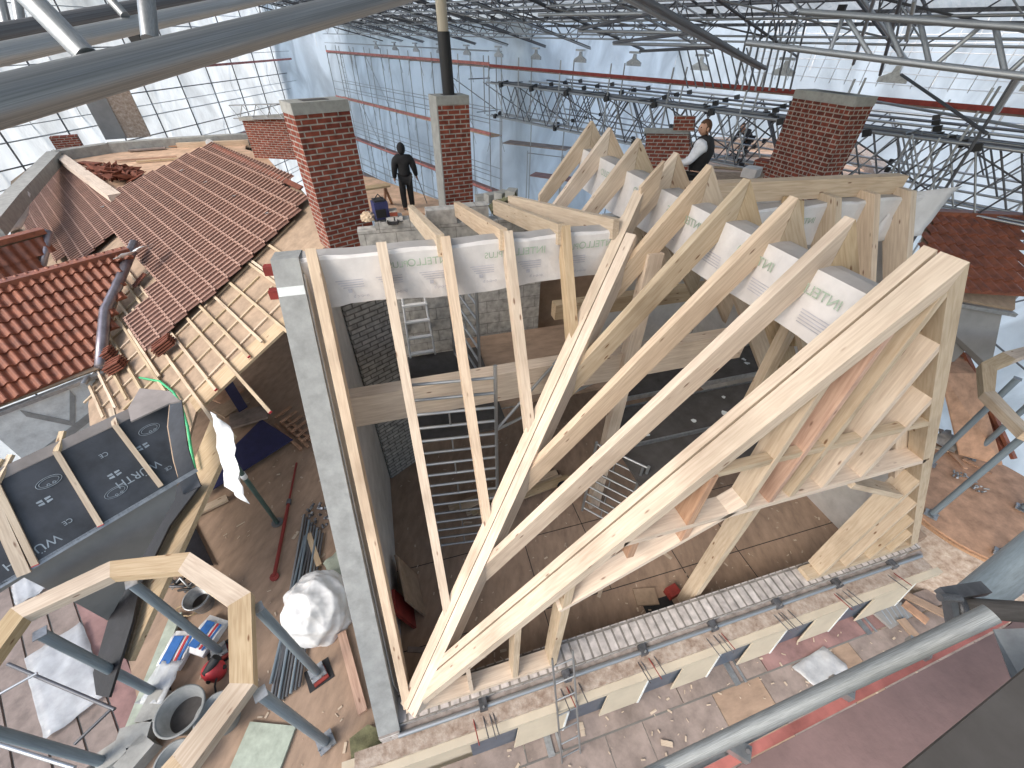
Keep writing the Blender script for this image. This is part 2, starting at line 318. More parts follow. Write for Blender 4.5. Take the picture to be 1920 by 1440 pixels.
# ------------------------------------------------------------ masonry of the timber-framed bay
t = thing('front_eaves_wall', 'pale brick eaves wall with cream cornice and window piers below the gable frame', 'wall', (3.3, 1.6, 0))
box('brick_core', (3.15, 1.62, -.3), (8.3, .30, .895), WBS, t)
slab('brick_top', [(-.95, 1.47, .60), (7.55, 1.47, .60), (7.55, 1.79, .60), (-.95, 1.79, .60)], (0, 0, 1), .012, WBL, t, xd=(1, 0, 0))
slab('stepped_course', [(-1.0, 1.405, .50), (7.6, 1.405, .50), (7.6, 1.47, .50), (-1.0, 1.47, .50)], (0, 0, 1), .6, WBS, t, xd=(1, 0, 0))
slab('old_ledge', [(-1.5, 1.22, .34), (7.7, 1.22, .34), (7.7, 1.405, .34), (-1.5, 1.405, .34)], (0, 0, 1), .5, OLD, t, xd=(1, 0, 0))
slab('cornice', [(-1.7, 1.13, .24), (7.9, 1.13, .24), (7.9, 1.22, .24), (-1.7, 1.22, .24)], (0, 0, 1), .12, CREAM, t, xd=(1, 0, 0))
slab('facade', [(-1.7, 1.24, .12), (7.9, 1.24, .12), (7.9, 1.4, .12), (-1.7, 1.4, .12)], (0, 0, 1), 2.6, CREAM, t, xd=(1, 0, 0))
wx = (-.05, 1.3, 2.55, 3.8, 5.05, 6.3)
for i, x0 in enumerate(wx):
    x1 = x0+.5
    slab('window', [(x0-.1, 1.17, -.9), (x1+.1, 1.17, -.9), (x1+.1, 1.236, .0), (x0-.1, 1.236, .0)], (0, -1, .1), .03, GLASSB, t)
    xa, xb = x1, (wx[i+1] if i < 5 else 7.8); slab('apron', [(xa+.0, 1.10, -.95), (xb-.10, 1.10, -.95), (xb, 1.235, .1), (xa+.12, 1.235, .1)], (0, -1, .15), .02, CREAM, t)
    slab('reveal', [(xb-.11, 1.09, -.95), (xb-.08, 1.09, -.95), (xb+.02, 1.235, .1), (xb-.01, 1.235, .1)], (0, -1, .15), .03, CONL, t)
for i in range(26):                                     # old roofing spikes left in the ledge, in clusters
    x = -.05+1.15*(i//4)+.085*(i % 4)+(.04 if i % 3 else 0)
    tube('steel_pin', (x, 1.33, .335), (x+.02, 1.05+.03*(i % 2), .40), .007, RST if i % 5 == 0 else STD, t, 6)
o = tag(tube('scaffold_pipe', (-.95, 1.385, .43+.09), (7.5, 1.385, .52), .030, STE), 'long horizontal steel pipe clamped along the pale brick eaves wall', 'pipe')
for i in range(7):
    x = .1+1.13*i
    q = thing('pipe_bracket', 'small steel bracket holding the eaves pipe, %s from the concrete wall corner' % ORD[i], 'bracket', (x, 1.4, .55), 'brackets on the eaves pipe')
    box('bracket_plate', (x, 1.40, .50), (.10, .13, .075), STD, q); tube('bolt', (x, 1.36, .57), (x, 1.36, .63), .012, STE, q, 6)

# sloping concrete fire wall with plastered sides
t = thing('fire_wall', 'sloping concrete-topped fire wall beside the first rafter', 'wall', (-1.04, 2, 0))
d = .06
def fw(y): return SILL+(y-YF)*(5.42-.7)/(4.24-YF)-.10
pts = [(-1.17, 1.42, 0), (-1.17, 1.42, .60), (-1.17, 4.25, fw(4.25)), (-1.17, 4.5, fw(4.25)-.02), (-1.17, 6.3, 4.1), (-1.17, 6.3, 0)]
slab('wall_body', pts, (-1, 0, 0), .25, CON, t, xd=(0, 1, 0))
slab('plaster_face', [(-.905, 1.8, 0), (-.905, 1.8, .95), (-.905, 4.2, fw(4.2)-.06), (-.905, 4.6, 5.0), (-.905, 6.3, 4.0), (-.905, 6.3, 0)], (1, 0, 0), .012, PLA, t, xd=(0, 1, 0))
sl_ = V((0, 1, (5.42-.7)/(4.24-YF))).normalized(); nr = V((0, -sl_.z, sl_.y))
def fwp(x, y, l=0.0): return V((x, y, fw(y)))+nr*l
slab('mortar_cap', [fwp(-1.165, 2.75, .006), fwp(-.925, 2.85, .006), fwp(-.925, 4.12, .006), fwp(-1.165, 4.12, .006)], nr, .02, CONL, t)
slab('mortar_cap', [fwp(-1.17, 1.43, .008), fwp(-.93, 1.43, .008), fwp(-.93, 1.75, .008), fwp(-1.17, 1.68, .008)], nr, .02, CONL, t)
slab('brick_foot', [(-1.17, 1.40, .58), (-.93, 1.40, .58), (-.93, 1.40, -.6), (-1.17, 1.40, -.6)], (0, -1, 0), .02, WBF, t, xd=(1, 0, 0))
t = thing('right_fire_wall', 'grey fire wall closing the right side of the timber bay', 'wall', (7.2, 3, 0))
slab('wall_body', [(7.12, 2.1, 0), (7.12, 2.1, 1.2), (7.12, 4.25, 4.9), (7.12, 7.5, 4.6), (7.12, 7.5, 0)], (-1, 0, 0), .22, PLA, t, xd=(0, 1, 0))
box('return_wall', (5.6, 7.6, 0), (3.0, .2, 4.3), PLA, t)
for i, (y, z) in enumerate(((4.42, 5.22), (4.30, 5.02))):
    o = beam('steel_channel', (-1.3, y, z), (-.95, y, z-.01), .09, .09, RST)
    tag(o, ('upper' if i == 0 else 'lower')+' dark red steel channel sticking out over the head of the fire wall', 'steel channel', 'red steel channels')

# wrapped purlins: membrane over a beam
def wrapped(label, x0, x1, y, z1, h, cat='purlin'):
    t = thing('wrapped_purlin', label, cat, ((x0+x1)/2, y, z1-h))
    beam('timber', (x0, y+.13, z1-.02), (x1, y+.13, z1-.02), .18, h-.05, W2, t)
    n = int((x1-x0)/.12); rn = random.Random(3); vs = []; fs = []
    for i in range(n+1):
        x = x0+(x1-x0)*i/n; wv = .012*sin(i*.9)+rn.uniform(-.005, .005); lo = .03*sin(i*.35)+rn.uniform(-.008, .008)
        vs += [(x, y+.24, z1-.04), (x, y+.2, z1+.012+wv*.5), (x, y+.02, z1+.01+wv), (x, y-.006+wv, z1-.02), (x, y-.012+wv*.8, z1-h*.5), (x, y-.02-wv, z1-h+lo)]
    for i in range(n):
        for k in range(5): fs.append((i*6+k, i*6+k+1, i*6+7+k, i*6+6+k))
    me = mesh('membrane', vs, fs, [MEM, MEMG], False)
    for p in me.polygons:
        if p.index % 5 < 2: p.material_index = 1  # top and back faces get the darker tone, shade put into the colour
    o = link('membrane', me, M.Identity(4), t); md = o.modifiers.new('s', 'SOLIDIFY'); md.thickness = .003
    return t, o
t, mo = wrapped('white printed membrane wrapped over the purlin behind the common rafters', -.93, 2.42, 4.27, 5.30, .54)
k = 0
for x, s, g in ((-.02, 'PLUS', 0), (.42, 'INTELLO', 1), (1.0, 'PLUS', 0), (1.5, 'INTELLO', 1), (1.9, 'PLUS', 0), (2.35, 'INTELLO', 1)):
    text('printed_name', s, .115 if g else .095, (x+.12, 4.235, 5.14), (1, 0, 0), (0, -1, 0), GRN, mo, True)
for x in (-.65, -.25, .2, .75, 1.3, 1.85):
    for kk in range(4): slab('print_lines', [(x+.02*kk, 4.2345, 5.06-kk*.026), (x+.27, 4.2345, 5.06-kk*.026), (x+.27, 4.2345, 5.052-kk*.026), (x+.02*kk, 4.2345, 5.052-kk*.026)], (0, -1, 0), .001, GRP, mo)
    slab('print_square', [(x+.1, 4.234, 4.96), (x+.14, 4.234, 4.96), (x+.14, 4.234, 4.92), (x+.1, 4.234, 4.92)], (0, -1, 0), .001, GRP, mo)
    text('print_symbols', 'o~o-c b', .05, (x+.3, 4.234, 4.86), (1, 0, 0), (0, -1, 0), GRP, mo, True)
t, mo = wrapped('white membrane wrapped over the purlin right of the ridge', 3.75, 7.3, 4.30, 5.36, .5)
text('printed_name', 'INTELLO', .11, (5.4, 4.26, 5.15), (1, 0, 0), (0, -1, 0), GRN, mo, True)
o = sheet('loose_membrane_flap', (6.86, 4.35, 5.40), (.95, -.05, .05), (-.35, -.12, -.62), 8, 7, .03, MEM, seed=5)
tag(o, 'loose white membrane flap blowing out beyond the last purlin end', 'membrane flap')

# ridge beam wrapped in membrane, running back along the ridge
t = thing('wrapped_ridge_beam', 'ridge beam wrapped in printed membrane under the rafter peaks', 'ridge beam', (3.32, 4, 5.0))
beam('timber', (3.33, 1.82, 5.60), (3.33, 7.05, 5.60), .20, .46, W2, t)
vs = []; fs = []; rn = random.Random(5); n = 44
for i in range(n+1):
    y = 1.83+5.2*i/n; a = rn.uniform(-.006, .006)+.01*sin(i*.7); lo = .03*sin(i*.33)
    vs += [(3.45, y, 5.46), (3.44, y, 5.615), (3.33, y, 5.62+a), (3.205, y, 5.612), (3.188+a, y, 5.4), (3.175+a, y, 5.04+lo)]
for i in range(n):
    for k in range(5): fs.append((i*6+k, i*6+k+1, i*6+7+k, i*6+6+k))
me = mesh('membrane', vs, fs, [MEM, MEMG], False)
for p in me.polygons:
    if p.index % 5 < 3: p.material_index = 1  # shade on the top and far side painted in with the darker tone
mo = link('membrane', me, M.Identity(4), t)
for y, s in ((2.25, 'INTELLO'), (2.95, 'INTELLO'), (3.15, 'PLUS'), (4.0, 'INTELLO'), (4.4, 'PLUS'), (5.0, 'INTELLO'), (6.0, 'INTELLO')):
    text('printed_name', s, .12, (3.172, y-.28, 5.42), (0, -1, 0), (-1, 0, 0), GRN, mo, True)
for y in (1.95, 2.55, 3.3, 4.1):
    for kk in range(5): slab('print_lines', [(3.170, y, 5.30-kk*.028), (3.170, y+.3, 5.30-kk*.028), (3.170, y+.3, 5.292-kk*.028), (3.170, y, 5.292-kk*.028)], (-1, 0, 0), .001, GRP, mo)

# ------------------------------------------------------------ rafters
WID = .10
for i, x in enumerate((-.84, -.18, .46, 1.13, 1.79)):
    nm = ['beside the concrete fire wall', 'second from the fire wall', 'third from the fire wall', 'fourth from the fire wall', 'fifth from the fire wall, shortest of them'][i]
    f = 1.0
    # foot: on the valley or on the sill
    tt = max(0, (x-XA)/(2.70-XA)); y0 = YF+tt*2.79+.03; z0 = SILL+tt*4.72+.05
    t = thing('common_rafter', 'steep pale roof rafter '+nm, 'rafter', (x, y0, z0), 'common rafters')
    p0 = V((x, y0, z0)); p1 = V((x, 4.24, 5.42)); hh = .20; nrm = nr*-hh
    slab('rafter', [p0, p1, p1+V((0, .0, -.36)), p0+nrm+sl_*(-.02)], (-1, 0, 0), WID, W1 if i % 2 else W2, t, xd=sl_).location.x += 0
    if i > 1:
        pass
# upper joists leaning back to the block wall
for i, (x0, x1, yb) in enumerate(((.46, .34, 7.05), (1.13, 1.08, 7.05), (1.79, 1.72, 7.0), (2.45, 1.95, 6.9))):
    z0 = 5.44; z1 = 4.92 if i < 3 else 5.0
    o = beam('upper_joist', (x0, 4.245, z0), (x1, yb, z1), .085, .22, W1 if i != 1 else W2)
    tag(o, ['pale joist running back from the purlin, nearest the hooded worker', 'pale joist running back from the purlin towards the middle chimney', 'pale joist with dark knots, third behind the purlin', 'pale joist crossing behind the valley rafter head'][i], 'joist', 'upper joists')
# valley rafter, doubled
t = thing('valley_rafter', 'long doubled valley rafter rising from the wall corner', 'valley rafter', (XA, YF, SILL))
va = V((2.70-XA, 2.79, 4.72)); vn = va.normalized(); vs_ = V((vn.y, -vn.x, 0)).normalized()
a0 = V((XA+.03, YF, SILL+.10)); a1 = a0+va*1.03
beam('timber', a0-vs_*.065, a1-vs_*.065, .118, .24, W1, t)
beam('timber', a0+vs_*.065+V((0, 0, .012)), a1+vs_*.065-vn*.5, .118, .30, W1, t)
slab('splice', [a1+V((-.05, 0, .05)), a1+V((.20, .03, .30)), a1+V((.2, .03, .02)), a1+V((0, 0, -.25))], (0, -1, 0), .05, W2, t)

# rafter pairs along the ridge
GS = V((XR-XA, 0, RZ-SILL)).normalized(); HH = .25
# spacing measured on the ridge
YR = (2.31, 2.85, 3.43, 4.0, 4.62, 5.50, 6.35, 6.98)
def rz(x): return RZ-abs(XR-x)*(RZ-SILL)/(XR-XA)
lb = ['next behind the front gable beams', 'with a dark stained stretch', 'with rounded waney edges', 'fourth back from the gable', 'just in front of the vest worker', 'sixth back from the gable', 'seventh back from the gable', 'farthest from the gable']
for i, y in enumerate(YR):
    wd = .09; m1 = (W1, W2, W1, W2, W1, W1, W1, W1)[i]
    tt = (y-YF)/2.79
    xf = XA+(2.70-XA)*tt+.10 if y < 4.3 else (2.46, 2.42, 2.46, 2.5)[i-4]+.0
    t = thing('rafter_pair', 'pair of rafters meeting at the ridge, '+lb[i], 'rafter pair', (XR, y, RZ), 'rafter pairs along the ridge')
    pk = V((XR-.003, y, RZ)); dn = V((0, 0, -HH/GS.x))
    f0 = V((xf, y, rz(xf)))
    slab('rafter', [f0, pk, pk+dn, f0+dn+(V((0, 0, .12)) if y > 4.3 else V((0, 0, 0)))], (0, -1, 0), wd, m1, t, xd=GS)
    xr2 = 6.0 if y < 4.3 else 5.0
    pk = V((XR+.003, y, RZ)); f1 = V((xr2, y, rz(xr2)))
    slab('rafter', [f1, pk, pk+dn, f1+dn], (0, -1, 0), wd, (W2, W1)[i % 2], t, xd=V((-GS.x, 0, GS.z)))
# dark water stain on the first pair
# ------------------------------------------------------------ gable frame
t = thing('gable_frame', 'large triangular timber gable frame with studs and rails above the eaves wall', 'gable frame', (XR, YF, SILL))
def fx(p): return PY(p[0], p[1], YF)
def member(name, a, b, wd, dp, m=W1, vert=False, off=0.0, parent=t):
    a = fx(a); b = fx(b)
    if vert: xm = (a.x+b.x)/2; a.x = xm; b.x = xm
    if off: a.y += off; b.y += off
    # narrow face of width wd on the gable plane, dp deep
    return beam(name, a+V((0, dp/2, 0)), b+V((0, dp/2, 0)), wd, dp, m, parent, up=(0, 1, 0), top=False)
ap = V((XR, YF, RZ)); lf = V((XA, YF, SILL)); rf = V((XB, YF, SILL)); GL = V((-GS.x, 0, GS.z))
def offs(p, dist, s): return p+V((s*GS.z, 0, -GS.x)).normalized()*dist
slab('outer_rafter', [lf, ap, ap+V((0, 0, -.19)), lf+V((.15, 0, 0))], (0, -1, 0), .17, W1, t, xd=GS).location.y += 0
slab('outer_rafter', [rf, ap+V((.002, 0, 0)), ap+V((.002, 0, -.19)), rf+V((-.15, 0, 0))], (0, -1, 0), .17, W1, t, xd=GL)
sq = V((0, .19, 0))
slab('inner_rafter', [lf+sq, ap+sq, ap+sq+V((0, 0, -.38)), lf+sq+V((.3, 0, 0))], (0, -1, 0), .085, W1, t, xd=GS)
slab('inner_rafter', [rf+sq, ap+sq+V((.002, 0, 0)), ap+sq+V((.002, 0, -.38)), rf+sq+V((-.3, 0, 0))], (0, -1, 0), .085, W1, t, xd=GL)
# sills
zs = SILL-.01
s0 = fx((1035, 1268)).x
beam('sill', (XA+.05, YF+.10, zs), (s0, YF+.10, zs), .20, .085, W1, t)
s1 = fx((1530, 1075)).x
beam('sill', (s1, YF+.10, zs), (XB-.05, YF+.10, zs), .20, .085, W1, t)
zU = fx((1540, 845)).z; zL = fx((1560, 913)).z
xr_ = XB-(zU-SILL)/(RZ-SILL)*(XB-XR)
beam('upper_rail', (fx((1343, 900)).x, YF+.06, zU+.03), (xr_-.1, YF+.04, zU+.03), .08, .07, W1, t)
xl0 = fx((1167, 1032)).x; xr2 = XB-(zL-SILL)/(RZ-SILL)*(XB-XR)
beam('lower_rail', (xl0, YF+.10, zL+.03), (xr2-.1, YF+.10, zL+.03), .20, .07, W1, t)
zT = fx((1200, 1060)).z
member('trimmer', (1050, 1147), (1400, 948), .06, .20)
def zroof(x): return (RZ-abs(XR-x)*(RZ-SILL)/(XR-XA))-.14
def stud(px, py, zb, zt=None, dp=.20, wd=.06, m=W1):
    x = fx((px, py)).x; zt = min(zt or 99, zroof(x)); beam('stud', (x, YF+dp/2+.002, zb), (x, YF+dp/2+.002, zt), wd, dp, m, t, up=(0, 1, 0), top=False)
stud(885, 1300, zs, wd=.05); stud(966, 1280, zs, wd=.07); stud(1035, 1255, zs, wd=.09)
for px, py in ((1397, 955), (1487, 928), (1553, 905), (1627, 885)): stud(px, py, zL+.03)
stud(1447, 940, zL+.03, m=WR, wd=.05)
for px, py in ((1290, 1000), (1180, 1050)): stud(px, py, zL-.30, zL-.03, m=WR, wd=.07)
stud(1315, 945, zL+.03, zU, m=WR, wd=.07)
stud(1548, 1072, zs, zL-.03, wd=.07, dp=.24); stud(1600, 1052, zs, zL-.03, wd=.05); stud(1650, 1033, zs, zL-.03, wd=.05); stud(1690, 1020, zs, wd=.05)
member('knee_brace', (1600, 912), (1690, 932), .07, .18)
# broad boards behind the studs
for px, py in ((1520, 915),):
    x = fx((px, py)).x; beam('backing_board', (x, YF+.24, zL), (x, YF+.24, zroof(x)+.02), .16, .04, W2, t, up=(0, 1, 0), top=False)
t = None
o = beam('timber_post', (3.52, 1.93, .0), (3.52, 1.93, zL-.04), .10, .22, W1, up=(0, 1, 0), top=False); tag(o, 'thick wooden post standing in the floor hole under the gable rail', 'post')
for i, (x, y, z1, wd) in enumerate(((2.88, 4.02, 5.1, .2), (4.6, 3.3, 5.0, .14), (5.1, 2.9, 4.2, .14))):
    o = beam('timber_post', (x, y, 0), (x, y, z1), wd, .14, W1, up=(0, 1, 0), top=False)
    tag(o, ['tall wooden post carrying the big cross beam', 'wooden post behind the waney rafters', 'wooden post rising beside the dark work platform'][i], 'post', 'inner posts')
o = beam('cross_beam', (-.89, 4.13, 3.66), (4.9, 4.13, 3.66), .20, .47, W1); tag(o, 'deep glued cross beam spanning from the fire wall under the rafters', 'beam')
o = beam('rear_plate', (2.6, 6.2, 3.3), (6.6, 6.2, 3.3), .2, .3, W2); tag(o, 'rear timber plate lying low behind the cross beam', 'beam')
# right-hand main roof rafters behind the gable
for i, x in enumerate((4.95, 5.55, 6.2, 6.84)):
    z0 = rz(x)-.05; y0 = YF+(z0-SILL)/(5.42-SILL)*(4.24-YF)
    if i == 0: y0 = max(y0, 3.2); z0 = SILL+(y0-YF)*1.7417
    y0 = max(y0, 3.0+.1*i); z0 = SILL+(y0-YF)*1.7417
    p1 = V((x, 4.24, 5.46)); p0 = V((x, y0, z0))
    o = slab('main_roof_rafter', [p0, p1, p1+V((0, .24, 0)), p1+V((0, .24, -.3)), p0-nr*.24], (-1, 0, 0), .10, (W2, W1)[i % 2], xd=sl_)
    tag(o, 'upright steep rafter right of the ridge, %s of four' % ORD[i], 'rafter', 'main roof rafters right of the ridge')
o = beam('eaves_plate', (3.6, 4.62, 5.66), (6.95, 4.52, 5.60), .16, .24, W2); tag(o, 'heavy yellowish plate lying along the rafter heads before the wide chimney', 'beam')
# floor hole, cover and boards
o = box('floor_hole', (3.12, 2.0, .005), (.5, .22, .004), BLACK); struct(o)
o = box('plywood_offcut', (2.98, 2.18, .01), (.36, .26, .03), OSB, rz=-12); tag(o, 'square plywood offcut beside the floor hole', 'offcut')
o = box('red_steel_shoe', (3.42, 2.12, .0), (.2, .16, .14), RST, rz=10); tag(o, 'dark red steel shoe at the foot of the thick post', 'steel shoe')

# ------------------------------------------------------------ interior walls and platforms
t = thing('block_wall', 'pale aerated block wall with stepped top behind the purlin', 'wall', (1.3, 7.1, 0))
box('wall_body', (1.05, 7.22, 0), (3.2, .24, 4.55), BLK, t)
box('raised_block', (.05, 7.22, 4.55), (.62, .24, .12), BLK, t); box('raised_block', (.83, 7.22, 4.55), (.5, .24, .24), BLK, t); box('raised_block', (1.42, 7.22, 4.55), (.42, .24, .26), BLK, t)
for x, wd in ((.26, .9), (-.36, .3)): slab('mortar_patch', [(x-.2*wd, 7.095, 4.3), (x+.15*wd, 7.095, 4.35), (x+.12*wd, 7.095, 3.9), (x-.1*wd, 7.095, 4.0)], (0, -1, 0), .01, CON, t)
t = thing('interior_brick_wall', 'grey lime brick wall inside, beside the plastered fire wall', 'wall', (-.4, 6.1, 0))
box('wall_body', (-.60, 6.0, 0), (.78, .24, 4.35), WBR, t, rz=31)
o = box('upper_floor_board', (2.25, 5.9, 2.25), (2.6, 2.1, .06), FLO); tag(o, 'brown boarded upper floor beyond the cross beam', 'platform')
o = box('dark_platform', (.55, 5.45, 2.3), (1.35, 2.2, .05), DDK); tag(o, 'dark work platform carrying the stepladder', 'platform')
o = box('room_partition', (3.6, 7.6, 0), (3.6, .12, 3.6), FLO); tag(o, 'brown boarded partition at the back of the attic', 'partition')
# mobile scaffold decks at the right
for i, (z, y, x0, x1) in enumerate(((2.05, 5.15, 3.3, 7.0), (2.0, 4.15, 3.1, 6.3), (1.95, 3.35, 2.9, 5.8))):
    t = thing('scaffold_deck', ['dark scaffold deck farthest back under the rafters', 'dark paint-spattered scaffold deck in the middle', 'dark scaffold deck nearest the gable frame'][i], 'scaffold deck', ((x0+x1)/2, y, z), 'indoor scaffold decks')
    box('deck_panel', ((x0+x1)/2, y, z-.05), (x1-x0, .80, .04), DDK, t)
    for s in (-.42, .42): box('deck_edge', ((x0+x1)/2, y+s, z-.08), (x1-x0, .03, .09), STE, t)
    rn = random.Random(i)
    for kk in range(7):
        a = rn.uniform(x0+.3, x1-.3); b = y+rn.uniform(-.3, .3); r_ = rn.uniform(.02, .07)
        slab('paint_splash', [(a+r_*rn.uniform(.5, 1.2)*cos(q), b+r_*rn.uniform(.5, 1.2)*sin(q), z-.006) for q in [j*pi/4 for j in range(8)]], (0, 0, 1), .002, CONL, t)
# ladder frames of the mobile scaffold towers
def ladder_frame(label, a, b, z0, z1, dz, r=.024, m=STE, grp='ladder frames of the indoor scaffold tower', legs=True):
    a = V(a); b = V(b); t = thing('ladder_frame', label, 'scaffold frame', ((a.x+b.x)/2, (a.y+b.y)/2, z0), grp)
    tube('upright', (a.x, a.y, z0), (a.x, a.y, z1), r, m, t); tube('upright', (b.x, b.y, z0), (b.x, b.y, z1), r, m, t)
    n = int((z1-z0-.1)/dz)
    for k in range(n+1): z = z0+.1+k*dz; tube('rung', (a.x, a.y, z), (b.x, b.y, z), r*.8, m, t)
    for k in range(0, n-1, 2): q = a.lerp(b, .42); z = z0+.1+k*dz; tube('spacer', (q.x, q.y, z), (q.x, q.y, z+dz), r*.5, m, t)
    return t
ladder_frame('wide steel ladder frame seen between the first rafters', (-.12, 3.72, 0), (.86, 3.60, 0), .35, 4.15, .235)
ladder_frame('second ladder frame beyond the dark platform', (.95, 5.0, 0), (.75, 6.4, 0), 2.3, 4.4, .25)
ladder_frame('leaning-looking ladder frame right of the valley rafter', (2.55, 3.85, 0), (3.1, 3.2, 0), .2, 2.1, .22)
for i, (a, b) in enumerate((((.88, 3.62, 3.1), (2.9, 4.6, 4.35)), ((.9, 3.7, 3.0), (3.0, 4.5, 2.9)), ((1.9, 2.5, 1.0), (4.4, 2.6, 1.1)), ((3.0, 3.2, 2.1), (2.9, 3.1, .05)), ((4.6, 2.5, 2.1), (4.7, 2.45, .05)))):
    o = tube('scaffold_brace', a, b, .02, STE); tag(o, ['thin brace rising right from the ladder frame', 'level brace from the ladder frame to the middle post', 'low level tube just inside the gable', 'short upright tube under the nearest dark deck', 'short upright tube near the gable rail'][i], 'scaffold tube', 'indoor scaffold tubes')
# stepladder
b_ = PZ(792, 662, 2.36); t = thing('stepladder', 'small aluminium stepladder standing on the dark platform', 'stepladder', tuple(b_))
for s_ in (-.23, .23):
    tube('stile', b_+V((s_, -.1, 0)), b_+V((s_*.8, .2, 1.35)), .02, WHT, t); tube('rear_leg', b_+V((s_, .55, 0)), b_+V((s_*.8, .22, 1.33)), .016, STE, t)
for k in range(5): f = .08+k*.3; box('tread', b_+V((0, -.1+.22*f, f-.02)), (.44, .08, .03), WHT, t)
# things on the attic floor
for i, (a, rz_, s, m) in enumerate((((-.55, 3.2, 0), 6, (.03, .7, .8), OSB), ((-.62, 3.3, 0), 10, (.03, .8, .62), OSB), ((-.7, 2.9, 0), 3, (.05, .35, .75), RST))):
    o = box('leaning_panel', a, s, m, rz=rz_); o.rotation_euler.y = R(-14); tag(o, ['plywood sheet leaning in front against the plastered fire wall', 'plywood sheet leaning behind the front one', 'dark red board leaning beside the plywood sheets'][i], 'panel', 'panels leaning on the fire wall')
for i in range(6):
    o = beam('spare_plank', (.15+.1*i, 4.62-.06*i, .12+.05*(i % 3)), (2.2+.1*i, 4.95-.07*i, .12+.05*(i % 3)), .12, .04, (W1, W3, W2)[i % 3])
    tag(o, 'spare plank in the heap on the attic floor, %s from the front' % ORD[5-i], 'plank', 'spare planks on the attic floor')
o = beam('offcut', (-.78, 2.35, .35), (-.42, 2.28, .18), .07, .03, DEK); tag(o, 'small grey timber offcut sticking out from the fire wall foot', 'offcut')
t = thing('bucket', 'dark bucket on the attic floor between two rafters', 'bucket', (2.4, 4.35, 0)); lathe('body', (2.4, 4.35, 0), [(.11, 0), (.15, .3), (.16, .3), (.15, .28), (.10, .03), (0, .03)], BLACK, t); polyline('handle', [(2.24, 4.35, .3), (2.3, 4.3, .36), (2.45, 4.28, .37), (2.56, 4.35, .3)], .006, STE, t)
# ------------------------------------------------------------ chimneys
def chimney(label, near, dirx, wx, wy, z0, z1, m, cap=.16, capm=CAP, side=None):
    """near = near-left bottom corner, dirx = direction of the front face (azimuth)"""
    a = R(dirx); dx = V((sin(a), cos(a), 0)); dy = V((-dx.y, dx.x, 0)); c = V(near)+dx*wx/2+dy*wy/2
    t = thing('chimney', label, 'chimney', (c.x, c.y, z0)); t['group'] = 'red brick chimneys'
    rz_ = math.degrees(math.atan2(dx.y, dx.x))
    box('brick_shaft', (c.x, c.y, z0), (wx, wy, z1-z0-cap), m, t, rz=rz_)
    box('cement_cap', (c.x, c.y, z1-cap), (wx+.015, wy+.015, cap), capm, t, rz=rz_)
    box('flue_opening', (c.x, c.y, z1), (wx*.45, wy*.45, .006), DDK, t, rz=rz_)
    if side: box('plastered_side', tuple(V(near)-dx*.012+dy*wy/2+V((0, 0, z0-near[2]))), (.024, wy, z1-z0), capm, t, rz=rz_)
    return c
chimney('tall red brick chimney nearest the tiled roof', (-1.18, 8.25, 0), 64, .92, .50, 2.2, 6.17, RED)
c2 = chimney('slim red brick chimney in the middle carrying a dark flue pipe', (1.27, 9.8, 0), 80, .66, .5, 2.6, 6.08, RED, .14, CAP, True)
t = thing('flue_pipe', 'flue pipe rising from the slim middle chimney, dark below and pale above', 'flue pipe', tuple(c2))
tube('lower_pipe', (c2.x, c2.y, 6.07), (c2.x-.02, c2.y, 7.05), .12, BLACK, t, 16); tube('upper_pipe', (c2.x-.02, c2.y, 7.05), (c2.x-.05, c2.y, 9.5), .10, CREAM, t, 16)
chimney('wide red brick chimney at the right with dark header bricks', (8.9, 7.33, 0), 90, .50, 1.5, 3.4, 6.2, REDH)
# ------------------------------------------------------------ left wing roof
t = thing('wing_roof', 'boarded wing roof with counter battens, partly covered by flat brown tiles', 'roof', tuple(PW(375, 745)))
bp = [PW(*p, -.06) for p in ((600, 470), (590, 520), (537, 590), (375, 745), (240, 1225), (205, 1200), (165, 760), (190, 640), (120, 560), (20, 480), (20, 340), (100, 280), (217, 355), (396, 280), (560, 350), (640, 440))]
slab('sheathing', bp, NW, .04, OSB, t, xd=US)
slab('rake_board', [PW(*p, -.052) for p in ((540, 585), (549, 603), (368, 772), (352, 745))], NW, .045, W2, t, xd=US)
slab('rake_timber', [PW(*p, -.07) for p in ((400, 775), (437, 815), (243, 1240), (214, 1225))], NW, .07, W2, t, xd=US)
# counter battens up the slope
def ln(a, b, lift, m, nm, wd=.045, h=.03, par=None):
    return beam(nm, a+NW*lift, b+NW*lift, wd, h, m, par, up=NW)
o0 = PW(375, 745)
for k in range(0, 9):
    base = o0+HB*(.32+.62*k); a = base-US*(.5+.35*k if k < 4 else 1.8); b = base+US*(2.2 if k < 3 else 3.6)
    ln(a, b, -.025, W3, 'counter_batten', .045, .03, t)
# battens along the wing; px of right end, left end
bt = [((505, 772), (357, 605)), ((465, 668), (370, 570)), ((538, 622), (395, 510)), ((412, 808), (233, 605)), ((403, 730), (300, 585)), ((556, 560), (430, 510)),
      ((490, 640), (382, 545)), ((590, 575), (445, 478)), ((598, 520), (470, 455)), ((314, 743), (205, 600)), ((297, 705), (238, 632)), ((266, 736), (200, 640)), ((236, 748), (190, 665)),
      ((215, 765), (180, 705)), ((192, 782), (170, 735)), ((293, 575), (228, 505)), ((270, 578), (215, 535)), ((245, 600), (213, 560))]
for i, (p, q) in enumerate(bt):
    a = PW(*p, .02); b = PW(*q, .02); b = a+HB*((b-a).dot(HB)+.25)
    bb = beam('batten', a, b, .05, .03, W3, t, up=NW)
    if i in (0, 1, 3, 9, 4): beam('painted_end', a-HB*.012, a+HB*.001, .051, .031, BAGR, bb, up=NW)
